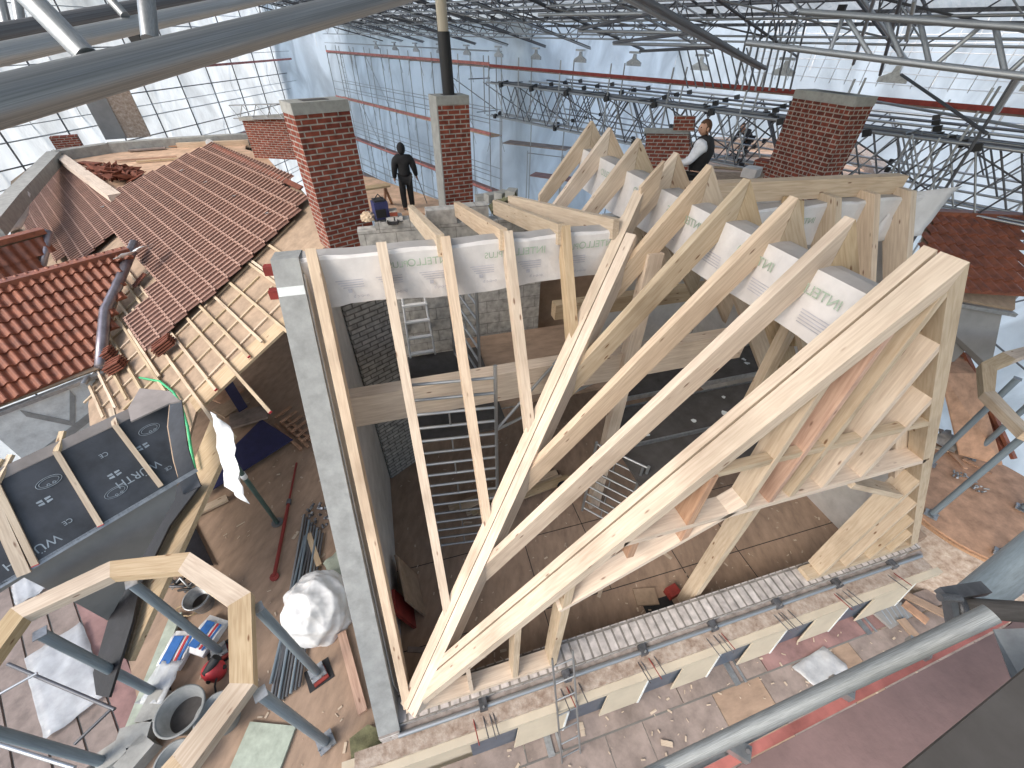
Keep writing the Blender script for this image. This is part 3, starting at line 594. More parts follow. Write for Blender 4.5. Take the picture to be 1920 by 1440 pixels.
# tiles: one mesh for the flat ribbed field
def inside(x, y, poly):
    c = False; n = len(poly)
    for i in range(n):
        x0, y0 = poly[i]; x1, y1 = poly[(i+1) % n]
        if (y0 > y) != (y1 > y) and x < (x1-x0)*(y-y0)/(y1-y0)+x0: c = not c
    return c
def tilefield(name, org, hd, ud, nn, poly3, m, par, cw=.15, ch=.34, prof='rib', lift=.05, jit=0, tail=.03):
    org = V(org); pl_ = [((p-org).dot(hd), (p-org).dot(ud)) for p in poly3]
    u0_, u1_ = min(p[0] for p in pl_), max(p[0] for p in pl_); v0_, v1_ = min(p[1] for p in pl_), max(p[1] for p in pl_)
    vs = []; fs = []; barf = []
    if prof == 'rib': pr = ((0, 0), (.5, 0), (.55, .034), (.8, .034), (.86, 0), (1, 0))
    else: pr = tuple((k/8, .028*(1+sin(2*pi*k/8-1.2))*(1 if k % 8 else .9)) for k in range(9))
    rn = random.Random(4)
    for j in range(int(v0_/ch)-1, int(v1_/ch)+2):
        for i in range(int(u0_/cw)-1, int(u1_/cw)+2):
            if not inside((i+.5)*cw, (j+.5)*ch, pl_): continue
            k0 = len(vs); jz = rn.uniform(0, jit)
            for a, h in pr:
                for v, zz in ((j*ch-tail, .042), ((j+1)*ch, .004)):
                    vs.append(org+hd*((i+a)*cw)+ud*v+nn*(lift+zz+h+jz))
            k0b = len(vs)
            for a, h in pr: vs.append(org+hd*((i+a)*cw)+ud*(j*ch-tail)+nn*(lift-.005))
            n = len(pr)
            if prof == 'rib':
                kb = len(vs); bz = .062
                for a in (0, 1.0):
                    for v, zz in ((j*ch-tail, bz), (j*ch+.012, bz), (j*ch+.02, .03)): vs.append(org+hd*((i+a)*cw)+ud*v+nn*(lift+zz))
                barf += [(kb, kb+3, kb+4, kb+1), (kb+1, kb+4, kb+5, kb+2)]
            for q in range(n-1):
                fs.append((k0+2*q, k0+2*q+2, k0+2*q+3, k0+2*q+1)); fs.append((k0b+q, k0b+q+1, k0+2*q+2, k0+2*q))
    o = vs[0] if vs else org
    Mx = frame(org, ud, nn); iv = Mx.inverted()
    nb = len(fs); fs += barf
    me = mesh(name, [iv @ v for v in vs], fs, [m, TILR] if prof == 'rib' else m)
    if prof == 'rib':
        for p in me.polygons:
            if p.index >= nb or p.index % 10 in (4, 1, 3, 5, 7, 9): p.material_index = 1
    return link(name, me, Mx, par)
tp = [PW(*p) for p in ((398, 272), (482, 310), (560, 350), (572, 388), (562, 405), (525, 445), (500, 468), (470, 497), (440, 520), (412, 547), (385, 572), (345, 600), (322, 625), (285, 662), (243, 605), (300, 550), (268, 505), (244, 470), (215, 440), (150, 500), (90, 470), (48, 400), (48, 345), (105, 290), (217, 363))]
tilefield('flat_tiles', PW(285, 662), HB, US, NW, tp, TILF, t, cw=.175)
rt = beam('ridge_flashing', PW(398, 272, .1), PW(564, 352, .1), .12, .03, TILD, t, up=NW)
for p in ((340, 322), (385, 344), (438, 370), (500, 402), (192, 390)): polyline('roof_hook', [PW(*p, .06), PW(p[0]+3, p[1]-4, .16), PW(p[0]-3, p[1]-2, .12)], .008, STE, t, 5)
# loose tile stacks on the battens
def tstack(p, n, lab, rot=0, scl=1.0, z=.05):
    c = PW(*p, z); tt = thing('tile_stack', lab, 'roof tiles', tuple(c), 'loose tile stacks on the battens')
    for k in range(n):
        hd = (HB*cos(R(rot))+US*sin(R(rot))).normalized(); ud = NW.cross(hd)*-1
        ud = (US-hd*US.dot(hd)).normalized()
        tl = beam('tile', c-ud*.2*scl+hd*(.02*k)+NW*(.04*k), c+ud*.2*scl+hd*(.02*k)+NW*(.04*k+.02), .24*scl, .02, TILD, tt, up=NW+hd*.2)
        for s in (-.07, 0, .07): beam('rib', c-ud*.2*scl+hd*(.02*k+s*scl)+NW*(.04*k+.018), c+ud*.2*scl+hd*(.02*k+s*scl)+NW*(.04*k+.038), .03, .02, TILD, tl, up=NW)
tstack((313, 652), 4, 'small stack of red tiles leaning on the middle battens', 20)
tstack((203, 672), 4, 'stack of red tiles beside the dormer gutter', 30); tstack((222, 690), 4, 'second stack of red tiles just below the first by the gutter', 35)
tstack((262, 526), 1, 'single red tile lying on a batten near the dormer verge', -10)

# timber edge and open deck of the turret at the far left
zd = 2.95
PP = lambda x, y, z=zd: PZ(x, y, z)
t = thing('turret_platform', 'flat boarded turret platform at the far left with a raised rim', 'platform', tuple(PP(300, 290)))
slab('deck', [PP(*p) for p in ((105, 284), (200, 268), (300, 262), (470, 252), (505, 300), (560, 360), (400, 420), (220, 380))], (0, 0, 1), .1, PINK, t)
rim = [(-30, 420), (18, 365), (100, 283), (200, 268), (330, 258), (465, 250)]
for a, b in zip(rim, rim[1:]): beam('rim', PP(*a, zd+.35), PP(*b, zd+.35), .42, .35, CAP, t)
beam('edge_timber', PP(108, 288, zd+.22), PP(214, 364, zd+.22), .34, .22, W1, t)
beam('back_timber', PP(330, 268, zd+.2), PP(465, 262, zd+.2), .2, .2, W2, t)
for i, (p, q, wd) in enumerate((((240, 281), (310, 276), .25), ((215, 300), (330, 292), .1), ((255, 302), (335, 296), .12), ((232, 276), (400, 270), .12), ((150, 303), (185, 306), .3))):
    o = beam('loose_board', PP(*p, zd+.09), PP(*q, zd+.09), wd, .05, (DEK, WR, W2, WR, TILD)[i]); tag(o, 'loose board lying on the turret platform, '+['grey and widest', 'thin reddish one in front', 'short stout one beside the rubble', 'long one along the rim', 'short dark one at the left'][i], 'board', 'loose boards on the turret platform')
o = beam('metal_tray', PP(160, 276, zd+.12), PP(262, 268, zd+.12), .8, .06, STE); tag(o, 'long pale metal tray lying behind the turret rubble', 'tray')
t = thing('tile_heap', 'heap of broken brown tiles on the turret platform', 'tile heap', tuple(PP(210, 325)))
rn = random.Random(9); hv = []; hf = []
for k in range(130):
    f = rn.random(); c = PP(178+75*f+rn.uniform(-8, 8), 318+8*f+rn.uniform(-6, 8), zd+.05+rn.random()*.35*(1-abs(f-.5)))
    a = V((rn.uniform(-1, 1), rn.uniform(-1, 1), rn.uniform(-.4, .4))).normalized()*.22; b = V((rn.uniform(-1, 1), rn.uniform(-1, 1), rn.uniform(-.5, .5))).normalized()*.16
    k0 = len(hv); nn_ = a.cross(b).normalized()*.02; hv += [c-a-b, c+a-b, c+a+b, c-a+b, c-a-b+nn_, c+a-b+nn_, c+a+b+nn_, c-a+b+nn_]
    hf += [tuple(k0+q for q in f_) for f_ in ((0, 1, 2, 3), (7, 6, 5, 4), (0, 4, 5, 1), (1, 5, 6, 2), (2, 6, 7, 3), (3, 7, 4, 0))]
link('shards', mesh('shards', hv, hf, TILD), M.Identity(4), t)
for i, (p, s) in enumerate((((135, 282), 1.0),)):
    o = box('brick_pile', PP(*p), (.9, .5, .55), RED, rz=20); tag(o, 'small pile of dark red bricks at the turret rim', 'brick pile')
# grey and mossy wall stub at the rim
t = thing('old_wall_stub', 'weathered grey wall stub standing behind the turret rim', 'wall', tuple(PP(230, 255)))
A_, B_ = PP(200, 262), PP(283, 256)
dx = (B_-A_); slab('stub', [A_, B_, B_+V((0, 0, 2.1)), A_+V((0, 0, 1.95))], (0, -1, .0), .35, OLD, t)
slab('cement_face', [A_+V((-.03, -.03, 0)), A_+dx*.45+V((0, -.03, 0)), A_+dx*.45+V((0, -.03, 2.0)), A_+V((-.03, -.03, 1.97))], (0, -1, 0), .02, CEM, t)
# brick parapet stub behind the tall chimney
t = thing('brick_parapet', 'red brick parapet between the turret and the tall chimney', 'wall', tuple(PP(500, 300)))
a = PP(478, 296); b = PP(560, 300)
slab('brickwork', [a, b, b+V((0, 0, 1.5)), a+V((0, 0, 1.35))], (0, -1, 0), .3, REDS, t, xd=(1, 0, 0)); beam('cap', a+V((0, .1, 1.45)), b+V((0, .1, 1.6)), .4, .12, CAP, t)
o = slab('osb_sheet', [PP(460, 280), PP(482, 285), PP(484, 245), PP(462, 245)], (0, -1, 0), .04, OSB); tag(o, 'yellowish board leaning beside the brick parapet', 'board')
o = tube('cup', PP(393, 268, zd+.0), PP(393, 268, zd+.9), .13, WHT); tag(o, 'white plastic bucket behind the roof ridge', 'bucket')

# worker's deck
o = slab('worker_deck', [PZ(*p, 2.96) for p in ((640, 400), (700, 400), (845, 398), (845, 382), (700, 333), (640, 326))], (0, 0, 1), .08, PINK); tag(o, 'pale boarded deck under the hooded worker', 'platform')
# ------------------------------------------------------------ orange dormers
def dormer(lab, q, m=TILO, hd=None, cw=.21, ch=.36, ver=True, gz=.5):
    """q = four corners: ridge-left, ridge-right, eave-right, eave-left"""
    a, b, c, d = q; t = thing('tiled_dormer', lab, 'dormer', tuple((c+d)/2)); t['group'] = 'orange tiled dormers'
    nn = (b-a).cross(d-a).normalized()
    if nn.z < 0: nn = -nn
    hd = (b-a).normalized(); ud = (a-d); ud = (ud-hd*ud.dot(hd)).normalized()
    slab('roof_board', [a, b, c, d], nn, .05, OSB, t, xd=hd)
    tilefield('tiles', d, hd, ud, nn, [a, b, c, d], m, t, cw=cw, ch=ch, prof='pan', lift=.05, jit=.006)
    o = beam('ridge_tile', a+V((0, 0, .13)), b+V((0, 0, .13)), .26, .12, m, t)
    beam('eaves_gutter', d+V((0, 0, -.02))-ud*.07, c+V((0, 0, -.02))-ud*.07, .12, .07, STE, t)
    return t, nn, hd, ud
# lower dormer: plane through the ridge line and the eave line
qa = [PZ(-40, 552, 3.0), PZ(243, 474, 3.0), PZ(188, 690, 1.75), PZ(-40, 776, 1.75)]
t, nn, hd, ud = dormer('large orange tiled dormer roof at the left', qa, cw=.165, ch=.31)
pv = [PZ(252, 462, 3.0), PZ(218, 545, 2.55), PZ(196, 590, 2.3), PZ(192, 640, 2.05), PZ(188, 694, 1.75)]
polyline('verge_gutter', [p+V((.05, 0, .08)) for p in pv], .10, ZNC, t, 12)
sheet('torn_film', PZ(236, 480, 3.15), (.5, .35, .1), (-.05, -.4, .1), 6, 6, .06, WHT, t, 3)
polyline('roof_hook', [PZ(47, 560, 2.55), PZ(54, 568, 2.65), PZ(56, 575, 2.5)], .015, STE, t)
wz = [PZ(-40, 790, 1.68), PZ(172, 704, 1.68)]
slab('plaster_wall', [wz[0], wz[1], wz[1]+V((0, 0, -3)), wz[0]+V((0, 0, -3))], (wz[1]-wz[0]).cross(V((0, 0, 1))), .1, CONL, t)
for k, (f0, f1, zz, zz2) in enumerate(((.3, .55, -.1, -.7), (.55, .75, -.7, -.1), (.2, .95, -1.0, -.6))):
    a = wz[0].lerp(wz[1], f0); b = wz[0].lerp(wz[1], f1); n_ = (wz[1]-wz[0]).cross(V((0, 0, 1))).normalized()*.013
    slab('cement_band', [a+n_+V((0, 0, zz)), b+n_+V((0, 0, zz2)), b+n_+V((0, 0, zz2-.16)), a+n_+V((0, 0, zz-.16))], n_, .01, CON, t)
slab('black_corner', [PZ(172, 704, 1.66), PZ(206, 690, 1.66), PZ(150, 800, .6), PZ(126, 800, .6)], (.3, -.6, .6), .04, BLKM, t)
tube('downpipe_stub', PZ(156, 722, 1.7), PZ(164, 708, 1.7), .05, STE, t)
qb = [PZ(-40, 470, 2.95), PZ(84, 437, 2.95), PZ(80, 502, 2.2), PZ(-40, 545, 2.2)]
t, nn, hd, ud = dormer('smaller orange tiled dormer roof above the large one', qb, cw=.22, ch=.36)
polyline('verge_gutter', [PZ(90, 432, 3.0), PZ(86, 470, 2.6), PZ(78, 503, 2.25)], .08, ZNC, t, 12)
t = thing('unfinished_dormer', 'unfinished dormer with battens and a white metal edge at the far left', 'dormer', tuple(PZ(20, 420, 2.6)))
slab('roof_board', [PZ(-20, 395, 3.1), PZ(48, 362, 3.1), PZ(32, 425, 2.5), PZ(-20, 440, 2.5)], (0, -.4, 1), .05, WHT, t)
for k in range(4): beam('batten', PZ(-20, 398+12*k, 3.1-.15*k)+V((0, 0, .05)), PZ(42-3*k, 372+14*k, 3.1-.15*k)+V((0, 0, .05)), .1, .05, W3, t)
polyline('metal_edge', [PZ(48, 362, 3.15), PZ(44, 400, 2.8), PZ(33, 422, 2.6), PZ(-20, 440, 2.6)], .1, WHT, t, 8)
slab('side_wall', [PZ(-20, 442, 2.4), PZ(34, 427, 2.4), PZ(34, 427, 1.4), PZ(-20, 442, 1.4)], (0, -1, 0), .1, PLA, t)
# right tiled dormer
qc = [PT(1738, 404, 9.6), PT(1898, 432, 9.6), PT(1903, 580, 8.3), PT(1712, 545, 8.3)]
qc[1].z = qc[0].z; 
t, nn, hd, ud = dormer('orange tiled roof at the right behind the gable peak', qc, cw=.2, ch=.36)
wl = [PT(1700, 545, 8.35), PT(1880, 583, 8.35)]
slab('cement_wall', [wl[0], wl[1], PT(1858, 690, 8.9), PT(1850, 700, 9.1), PT(1760, 560, 9.0)][:4], (-.3, -1, 0), .08, CEM, t)
slab('cement_wall', [wl[0], wl[1], wl[1]+V((-.3, 0, -3)), wl[0]+V((0, 0, -3))], (wl[1]-wl[0]).cross(V((0, 0, 1))), .08, CEM, t)
polyline('roof_hook', [PT(1790, 440, 9.2), PT(1792, 450, 9.0)], .012, STE, t)

# ------------------------------------------------------------ dormer under dark membrane
t = thing('membrane_dormer', 'dormer covered with dark printed membrane and battens at lower left', 'dormer', tuple(PZ(200, 980, 2.6)))
A0, A1 = PZ(-60, 1134, 2.6), PZ(335, 901, 2.6); hd = (A1-A0).normalized()
B0, B1 = PZ(-60, 912, 3.32), PZ(318, 750, 3.32); B0 = B1-hd*(B1-B0).dot(hd)
nd = hd.cross((B1-A1)).normalized(); nd = -nd if nd.z < 0 else nd
DR = PL((382, 905), nd, A1)
slab('dark_membrane', [A0, A1, PL((324, 864), nd, A1), PL((313, 800), nd, A1), B1, B0], nd, .02, DMEM, t, xd=hd)
slab('side_flap', [PW(*p, .42-.0*k) for k, p in enumerate(((319, 748), (340, 750), (351, 835), (364, 879), (376, 911), (344, 927), (336, 902), (326, 864), (315, 800)))], NW, .015, DMEM, t)
C0, C1 = PZ(-60, 905, 3.42), PZ(240, 765, 3.42); C1 = C0+hd*((B1-C0).dot(hd)-.02)
slab('grey_felt', [B0+V((0, 0, .01)), B1+V((0, 0, .01)), C1, C0], (0, 0, 1), .03, GMEM, t, xd=hd)
slab('grey_felt_corner', [PZ(*p, 3.44) for p in ((240, 765), (262, 728), (318, 733), (338, 752), (318, 756), (245, 790))], (0, 0, 1), .02, GMEM, t)
beam('metal_strip', A0-nd*.0, A1+hd*.22, .05, .03, STE, t, up=nd)
for i, (p, q) in enumerate((((302, 912), (215, 797)), ((188, 985), (104, 846)), ((65, 1060), (-10, 905)), ((45, 1078), (-32, 905)))):
    a = PL(p, nd, A1+nd*.035); b = PL(q, nd, A1+nd*.035)
    bb = beam('batten', a, b, .055 if i < 3 else .1, .035, W3, t, up=nd)
    if i in (1, 2): beam('painted_end', a-(b-a).normalized()*.01, a, .056, .036, BAGR, bb, up=nd)
    c = b+V((-.02, .22, .10)); c = PL(((207, 765), (115, 808), (18, 852), (0, 860))[i], (0, 0, 1), (0, 0, 3.47)); beam('batten', b, c, .055, .035, W3, t, up=(0, 0, 1))
def prt(s, px, size, mir=False):
    p = PL(px, nd, A1+nd*.0); text('printed_mark', s, size, p, -hd, nd, INK, t)
for s, px, sz in (('WÜRTH', (296, 862), .125), ('WÜRTH', (108, 1000), .125), ('CE', (200, 846), .07), ('CE', (133, 970), .07), ('CE', (320, 872), .06)): prt(s, px, sz)
for px in ((280, 805), (92, 903), (218, 922)):
    c = PL(px, nd, A1+nd*.003); up_ = nd.cross(hd)
    for ra, rb in ((.11, .055), (.085, .04)):
        pts = [c+hd*(ra*cos(a))+up_*(rb*sin(a)) for a in [k*pi/12 for k in range(25)]]
        polyline('printed_oval', pts, .003, INK, t, 4)
    prt('o o', (px[0]+12, px[1]-3), .06)
for px in ((268, 838), (84, 940), (215, 890)):
    c = PL(px, nd, A1+nd*.003); up_ = nd.cross(hd)
    for s in (-1, 1):
        for k in (0, 1): slab('printed_block', [c+hd*(s*.01+s*.05*q[0])+up_*(k*.035+.028*q[1]-.03) for q in ((0, 0), (1, .3), (1, .9), (0, 1))], nd, .001, INK, t)
hw = A1-A0; wn = V((hd.y, -hd.x, 0)); wn = wn if wn.y < 0 else -wn
slab('cement_wall', [PL(p, wn, A1-wn*.08) for p in ((-60, 1140), (333, 902), (328, 935), (250, 1075), (204, 1165), (150, 1135), (45, 1083), (-60, 1150))], wn, .06, CEM, t, xd=hd)
slab('black_coating', [PW(*p, .05) for p in ((336, 905), (376, 908), (318, 985), (262, 1100), (248, 1165), (204, 1308), (180, 1303), (174, 1262), (202, 1165), (288, 990))], NW, .03, BLKM, t, xd=US)
for a, b in (((345, 835), (405, 1025)), ((385, 800), (350, 905))): pass
o = polyline('green_sealing_tape', [PW(*p, .01) for p in ((262, 708), (300, 715), (325, 735), (340, 760), (352, 800), (358, 840), (366, 880))], .022, TGRN, None, 5); tag(o, 'bright green sealing tape along the dark membrane edge', 'tape')
o = sheet('white_film_bag', PT(396, 772, 4.75), PT(440, 850, 4.6)-PT(404, 822, 4.7), PT(424, 912, 4.45)-PT(396, 772, 4.75), 6, 10, .07, WHT, None, 12); tag(o, 'white film bag hung over the batten ends', 'film bag')

# ------------------------------------------------------------ timber ring on steel columns, lower left
def ring(lab, px, z, wd, h, grp):
    pts = [PZ(x, y, z) for x, y in px]; t = thing('timber_ring', lab, 'timber ring', tuple(sum(pts, V())/len(pts)), grp)
    n = len(pts); cx = sum(pts, V())/n
    inn = [p+(cx-p).normalized()*wd*1.12 for p in pts]
    for i in range(n):
        j = (i+1) % n; slab('segment', [pts[i], pts[j], inn[j], inn[i]], (0, 0, 1), h, (W2, W1)[i % 2], t, xd=pts[j]-pts[i])
    return t
r1 = [(206, 1052), (356, 1035), (470, 1110), (475, 1282), (352, 1450), (200, 1620), (20, 1640), (-110, 1500), (-100, 1290), (20, 1140)]
ring('ten-sided timber ring on grey columns at lower left', r1, 2.38, .20, .12, 'timber rings of the turrets')
def column(b, zt, lab, lean=(0, 0), r=.052, grp='columns under the lower left timber ring'):
    t = thing('steel_column', lab, 'column', tuple(b), grp); b = V(b)
    tube('shaft', b+V((0, 0, .06)), V((b.x+lean[0], b.y+lean[1], zt)), r, COLM, t, 16)
    box('base_plate', b+V((0, 0, .02)), (.2, .2, .02), STE, t, rz=25); box('cap_plate', (b.x+lean[0], b.y+lean[1], zt-.01), (.11, .11, .012), STE, t, rz=25)
    for q in ((-.07, -.07), (.07, .07), (-.07, .07), (.07, -.07)): tube('anchor_bolt', b+V((q[0], q[1], .04)), b+V((q[0], q[1], .075)), .010, STE, t, 6)
for i, (px, zt, lb) in enumerate((((412, 1222), 2.26, 'beside the cement bags'), ((596, 1262), 2.26, 'over the square hole'), ((296, 1302), 2.26, 'under the ring\'s left segment'), ((612, 1392), 2.26, 'lowest on the right, by the mineral board'), ((205, 1432), 2.26, 'crossing the bottom left corner'))):
    column(PZ(*px, .02), zt, 'blue-grey steel column '+lb)
for px in ((596, 1262), (412, 1222), (290, 1290)):
    c = PZ(px[0], px[1]+4, 0); struct(box('floor_opening', (c.x+.02, c.y, .004), (.34, .3, .004), BLACK, rz=20))
    o = box('red_steel_shoe', (c.x+.03, c.y-.02, .008), (.2, .2, .03), RST, rz=25); tag(o, 'dark red shoe plate under the column '+{596: 'over the square hole', 412: 'beside the cement bags', 290: "under the ring's left segment"}[px[0]], 'steel shoe')
# right ring and columns
r2 = [(1840, 680), (1845, 735), (1920, 810), (2050, 860), (2180, 800), (2200, 720), (2080, 640), (1960, 640), (1880, 660)]
ring('timber ring on grey columns at the right edge', r2, 2.55, .2, .14, 'timber rings of the turrets')
for i, (px, lb) in enumerate((((1744, 966), 'reaching down to the round board'), ((1818, 858), 'beside the rubble at the turret'), ((1655, 910), 'rising close beside the gable frame'), ((1875, 1040), 'lowest at the right edge'), ((1915, 955), 'far side of the right ring'))):
    b = PZ(*px, .02)
    if i == 2: b = PZ(1742, 870, .02)
    column(b, 2.42, 'blue-grey steel column '+lb, grp='columns under the right timber ring')
# round turret floor
t = thing('round_turret', 'round boarded turret floor on curved pale brickwork at the right', 'turret', (10.4, 1.9, 0)); cx, cy, rr = 10.45, 2.1, 1.55
slab('floor', [(cx+rr*cos(k*pi/24), cy+rr*sin(k*pi/24), 0) for k in range(48)], (0, 0, 1), .06, TAN, t, xd=(1, 0, 0))
slab('dark_rim', [(cx+(rr+.06)*cos(k*pi/24), cy+(rr+.03)*sin(k*pi/24), -.03) for k in range(48)], (0, 0, 1), .1, WR, t, xd=(1, 0, 0))
lathe('curved_wall', (cx, cy, -3), [(rr+.45, 0), (rr+.45, 2.3), (rr+.3, 2.3), (rr+.3, 2.6), (rr+.12, 2.6), (rr+.12, 2.92), (rr-.1, 2.92)], OLD, t, 48)
for i in range(2):
    c = PZ((1800, 1830)[i], (895, 915)[i], .02); q = thing('coupler_heap', ['scatter of steel couplers on the round board', 'second scatter of couplers nearer the column'][i], 'couplers', tuple(c), 'steel couplers on the round board'); rn = random.Random(i)
    for k in range(14): a = c+V((rn.uniform(-.15, .15), rn.uniform(-.12, .12), rn.uniform(0, .05))); tube('coupler', a, a+V((rn.uniform(-.06, .06), rn.uniform(-.06, .06), .03)), .018, STE, q, 6)
# sloping roof edge with tiles behind the right ring
t = thing('turret_roof_edge', 'tiled roof edge with battens and green tape falling behind the right ring', 'roof', tuple(PZ(1800, 780, .6)))
slab('board', [PZ(*p, zz) for p, zz in (((1770, 620), 1.6), ((1830, 700), 1.6), ((1880, 870), .2), ((1860, 860), .1), ((1800, 830), .0), ((1760, 700), 1.0))][:3]+[PZ(1800, 850, .2), PZ(1765, 700, 1.6)], (-.5, -.5, 1), .05, TAN, t)
for k, (p, q, m) in enumerate((((1778, 640), (1870, 850), W3), ((1790, 640), (1885, 850), TILD), ((1800, 650), (1895, 850), TILO), ((1812, 660), (1905, 860), TILO))):
    beam('edge_strip', PZ(*p, 1.75), PZ(*q, .35), .1, .06, m, t)
polyline('green_tape', [PZ(1768, 712, 1.4), PZ(1785, 760, 1.0), PZ(1800, 800, .6), PZ(1812, 840, .3)], .03, TGRN, t)
rn = random.Random(21); 
for i in range(7):
    c = PZ(1762+i*9, 825+rn.uniform(-5, 40), .06); o = beam('rubble_board', c, c+V((rn.uniform(-.5, .5), rn.uniform(-.5, .5), rn.uniform(0, .1))), .08, .03, (W3, DEK, TAN)[i % 3]); tag(o, 'short broken board in the rubble by the round turret floor, %s from the left' % ORD[i], 'board', 'broken boards by the turret')
for i in range(1):
    o = sheet('rubble_sack', PZ(1785, 850, .1), (.5, .1, .1), (-.1, .4, .05), 7, 6, .09, MEMG, None, 31); tag(o, 'crumpled grey sack in the rubble beside the turret', 'sack')
# ------------------------------------------------------------ scaffold enclosure
B0 = V((12.8, 6.75, 0)); SU = V((-.395, .919, 0)).normalized(); SN = V((.919, .395, 0)).normalized()
def S(s, n, z): return B0+SU*s+SN*n+V((0, 0, z))
LV = (5.9, 3.1, .4, -2.3)
t = thing('scaffold_wall', 'tall steel scaffold wall behind the chimneys with red-edged decks', 'scaffold', tuple(S(26, 0, -12)))
ss = [18.3+2.57*k for k in range(9)]
for s in ss:
    for n in (0, .75): tube('standard', S(s, n, -12.5), S(s, n, 6.3), .027, STE, t, 8)
    for z in LV: tube('transom', S(s, 0, z-.06), S(s, .75, z-.06), .024, STE, t, 6); tube('corner_brace', S(s, .05, z-.08), S(s+.3, .05, z-.75), .014, STE, t, 6); tube('corner_brace', S(s, .7, z-.08), S(s-.3, .7, z-.75), .014, STE, t, 6)
for z in LV:
    beam('toe_board', S(ss[0]-.1, -.03, z+.16), S(ss[-1], -.03, z+.12), .03, .12, PRE, t)
    beam('deck_board', S(ss[0]-.1, .36, z), S(ss[-1], .36, z), .62, .05, (DEK, PINK, DEKR, DEK)[LV.index(z)], t)
    for dz in (.55, 1.05):
        for n in (0, .78): tube('guard_rail', S(ss[0], n, z+dz), S(ss[-1], n, z+dz), .019, STE, t, 6)
for a, z in ((ss[5], 3.1), (ss[6], .4), (ss[2], -2.3), (ss[1], 3.1)): tube('diagonal_brace', S(a, .8, z), S(a+2.57, .8, z+2.7), .02, STE, t, 6)
def lad(par, a, b, up_, wd, h, n, m=STE, r=.018, nm='ladder'):
    a = V(a); d = V(b).normalized()*wd/2; up_ = V(up_).normalized()
    q = tube(nm, a-d, a-d+up_*h, r, m, par, 6); tube('stile', a+d, a+d+up_*h, r, m, par, 6)
    for k in range(n): z = (k+.5)*h/n; tube('rung', a-d+up_*z, a+d+up_*z, r*.75, m, par, 6)
lad(t, S(ss[7]+.8, .4, 3.1), SU, (0, .0, 1), .4, 2.7, 9); lad(t, S(ss[4]+.6, .4, -2.3), SU, (.12, 0, 1), .4, 2.7, 9)
# bridging lattice to the right of the scaffold wall, carrying the roof shoes
for r_, (n, lab) in enumerate(((-.1, 'front'), (.2, 'second'), (.65, 'third'), (.95, 'fourth'), (2.2, 'fifth'), (3.4, 'sixth'), (4.8, 'rearmost'))):
    t = thing('lattice_girder', lab+' horizontal lattice girder bridging above the right wing', 'lattice girder', tuple(S(6, n, 4)), 'bridging lattice girders')
    tube('top_chord', S(-7, n, 5.3), S(18.4, n, 5.3), .036, STD if r_ % 2 else STE, t, 8); tube('bottom_chord', S(-7, n, 4.0), S(18.4, n, 4.0), .03, STE, t, 8)
    st = .72+.05*r_
    for k in range(int(25/st)):
        a = -6.8+k*st; tube('lattice_bar', S(a, n, 4.0 if k % 2 else 5.3), S(a+st, n, 5.3 if k % 2 else 4.0), .022, STD if k % 3 else STE, t, 6)
    for k in range(12):
        a = -6+2.1*k+.3*r_; beam('coupler', S(a, n-.07, 5.38), S(a+.16, n-.07, 5.33), .12, .16, BLACK, t); 
        if k % 2: beam('coupler', S(a+.5, n-.07, 4.08), S(a+.62, n-.07, 4.08), .1, .14, BLACK, t)
t = thing('scaffold_gangway', 'red-edged top gangway running above the lattice girders to the right', 'scaffold', tuple(S(6, 0, 5.9)))
beam('deck_board', S(-8, .36, 5.9), S(18.2, .36, 5.9), .62, .05, DEK, t); beam('toe_board', S(-8, -.03, 6.0), S(18.2, -.03, 6.0), .03, .10, RST, t)
for k in range(11):
    a = -7+2.57*k
    for n in (0, .75): tube('standard', S(a, n, 4.0), S(a, n, 6.3), .027, STE, t, 8)
    tube('diagonal_brace', S(a, .8, 4.1), S(a+2.5, -.1, 5.3), .02, STD, t, 6)
    tube('cross_tube', S(a+1, -.2, 5.36), S(a+1, 1.1, 5.36), .024, STD, t, 6); tube('cross_tube', S(a+.4, -.2, 4.05), S(a+.4, 1.1, 4.05), .024, STE, t, 6)
# right hand lattice tower
t = thing('lattice_tower', 'slender lattice tower standing beside the wide brick chimney', 'lattice tower', tuple(S(1.5, -.6, -6)))
for k, (a, n) in enumerate(((1.0, -.5), (1.5, -.5), (1.0, .3), (1.5, .3))): tube('upright', S(a, n, -6), S(a, n, 5.4), .026, STE, t, 8)
for k in range(16): z = -5.5+.68*k; tube('lattice_bar', S(1.0, -.5, z), S(1.5, -.5, z+.68), .016, STE, t, 6); tube('lattice_bar', S(1.5, -.5, z), S(1.5, .3, z+.68), .016, STE, t, 6)
# lower walkway pieces seen under the bridging
for i, (a, n, z, ln_, m) in enumerate(((17.2, .2, 3.0, 3.0, DEK), (16.5, 1.4, 1.5, 3.5, DEKR), (12.5, 3.2, .6, 5.0, DEK))):
    t = thing('scaffold_walkway', ['short scaffold walkway at the corner below the lattice girders', 'red-brown scaffold walkway one lift lower', 'low scaffold walkway behind the rafter peaks'][i], 'scaffold', tuple(S(a, n, z)), 'corner walkways')
    beam('deck_board', S(a, n, z), S(a-ln_, n+ln_*.45, z), .8, .05, m, t); tube('guard_rail', S(a, n-.4, z+1), S(a-ln_, n+ln_*.45-.4, z+1), .02, STE, t, 6)
    for f in (0, .5, 1): tube('standard', S(a-ln_*f, n+ln_*.45*f-.4, -8), S(a-ln_*f, n+ln_*.45*f-.4, z+1.1), .026, STE, t, 8)
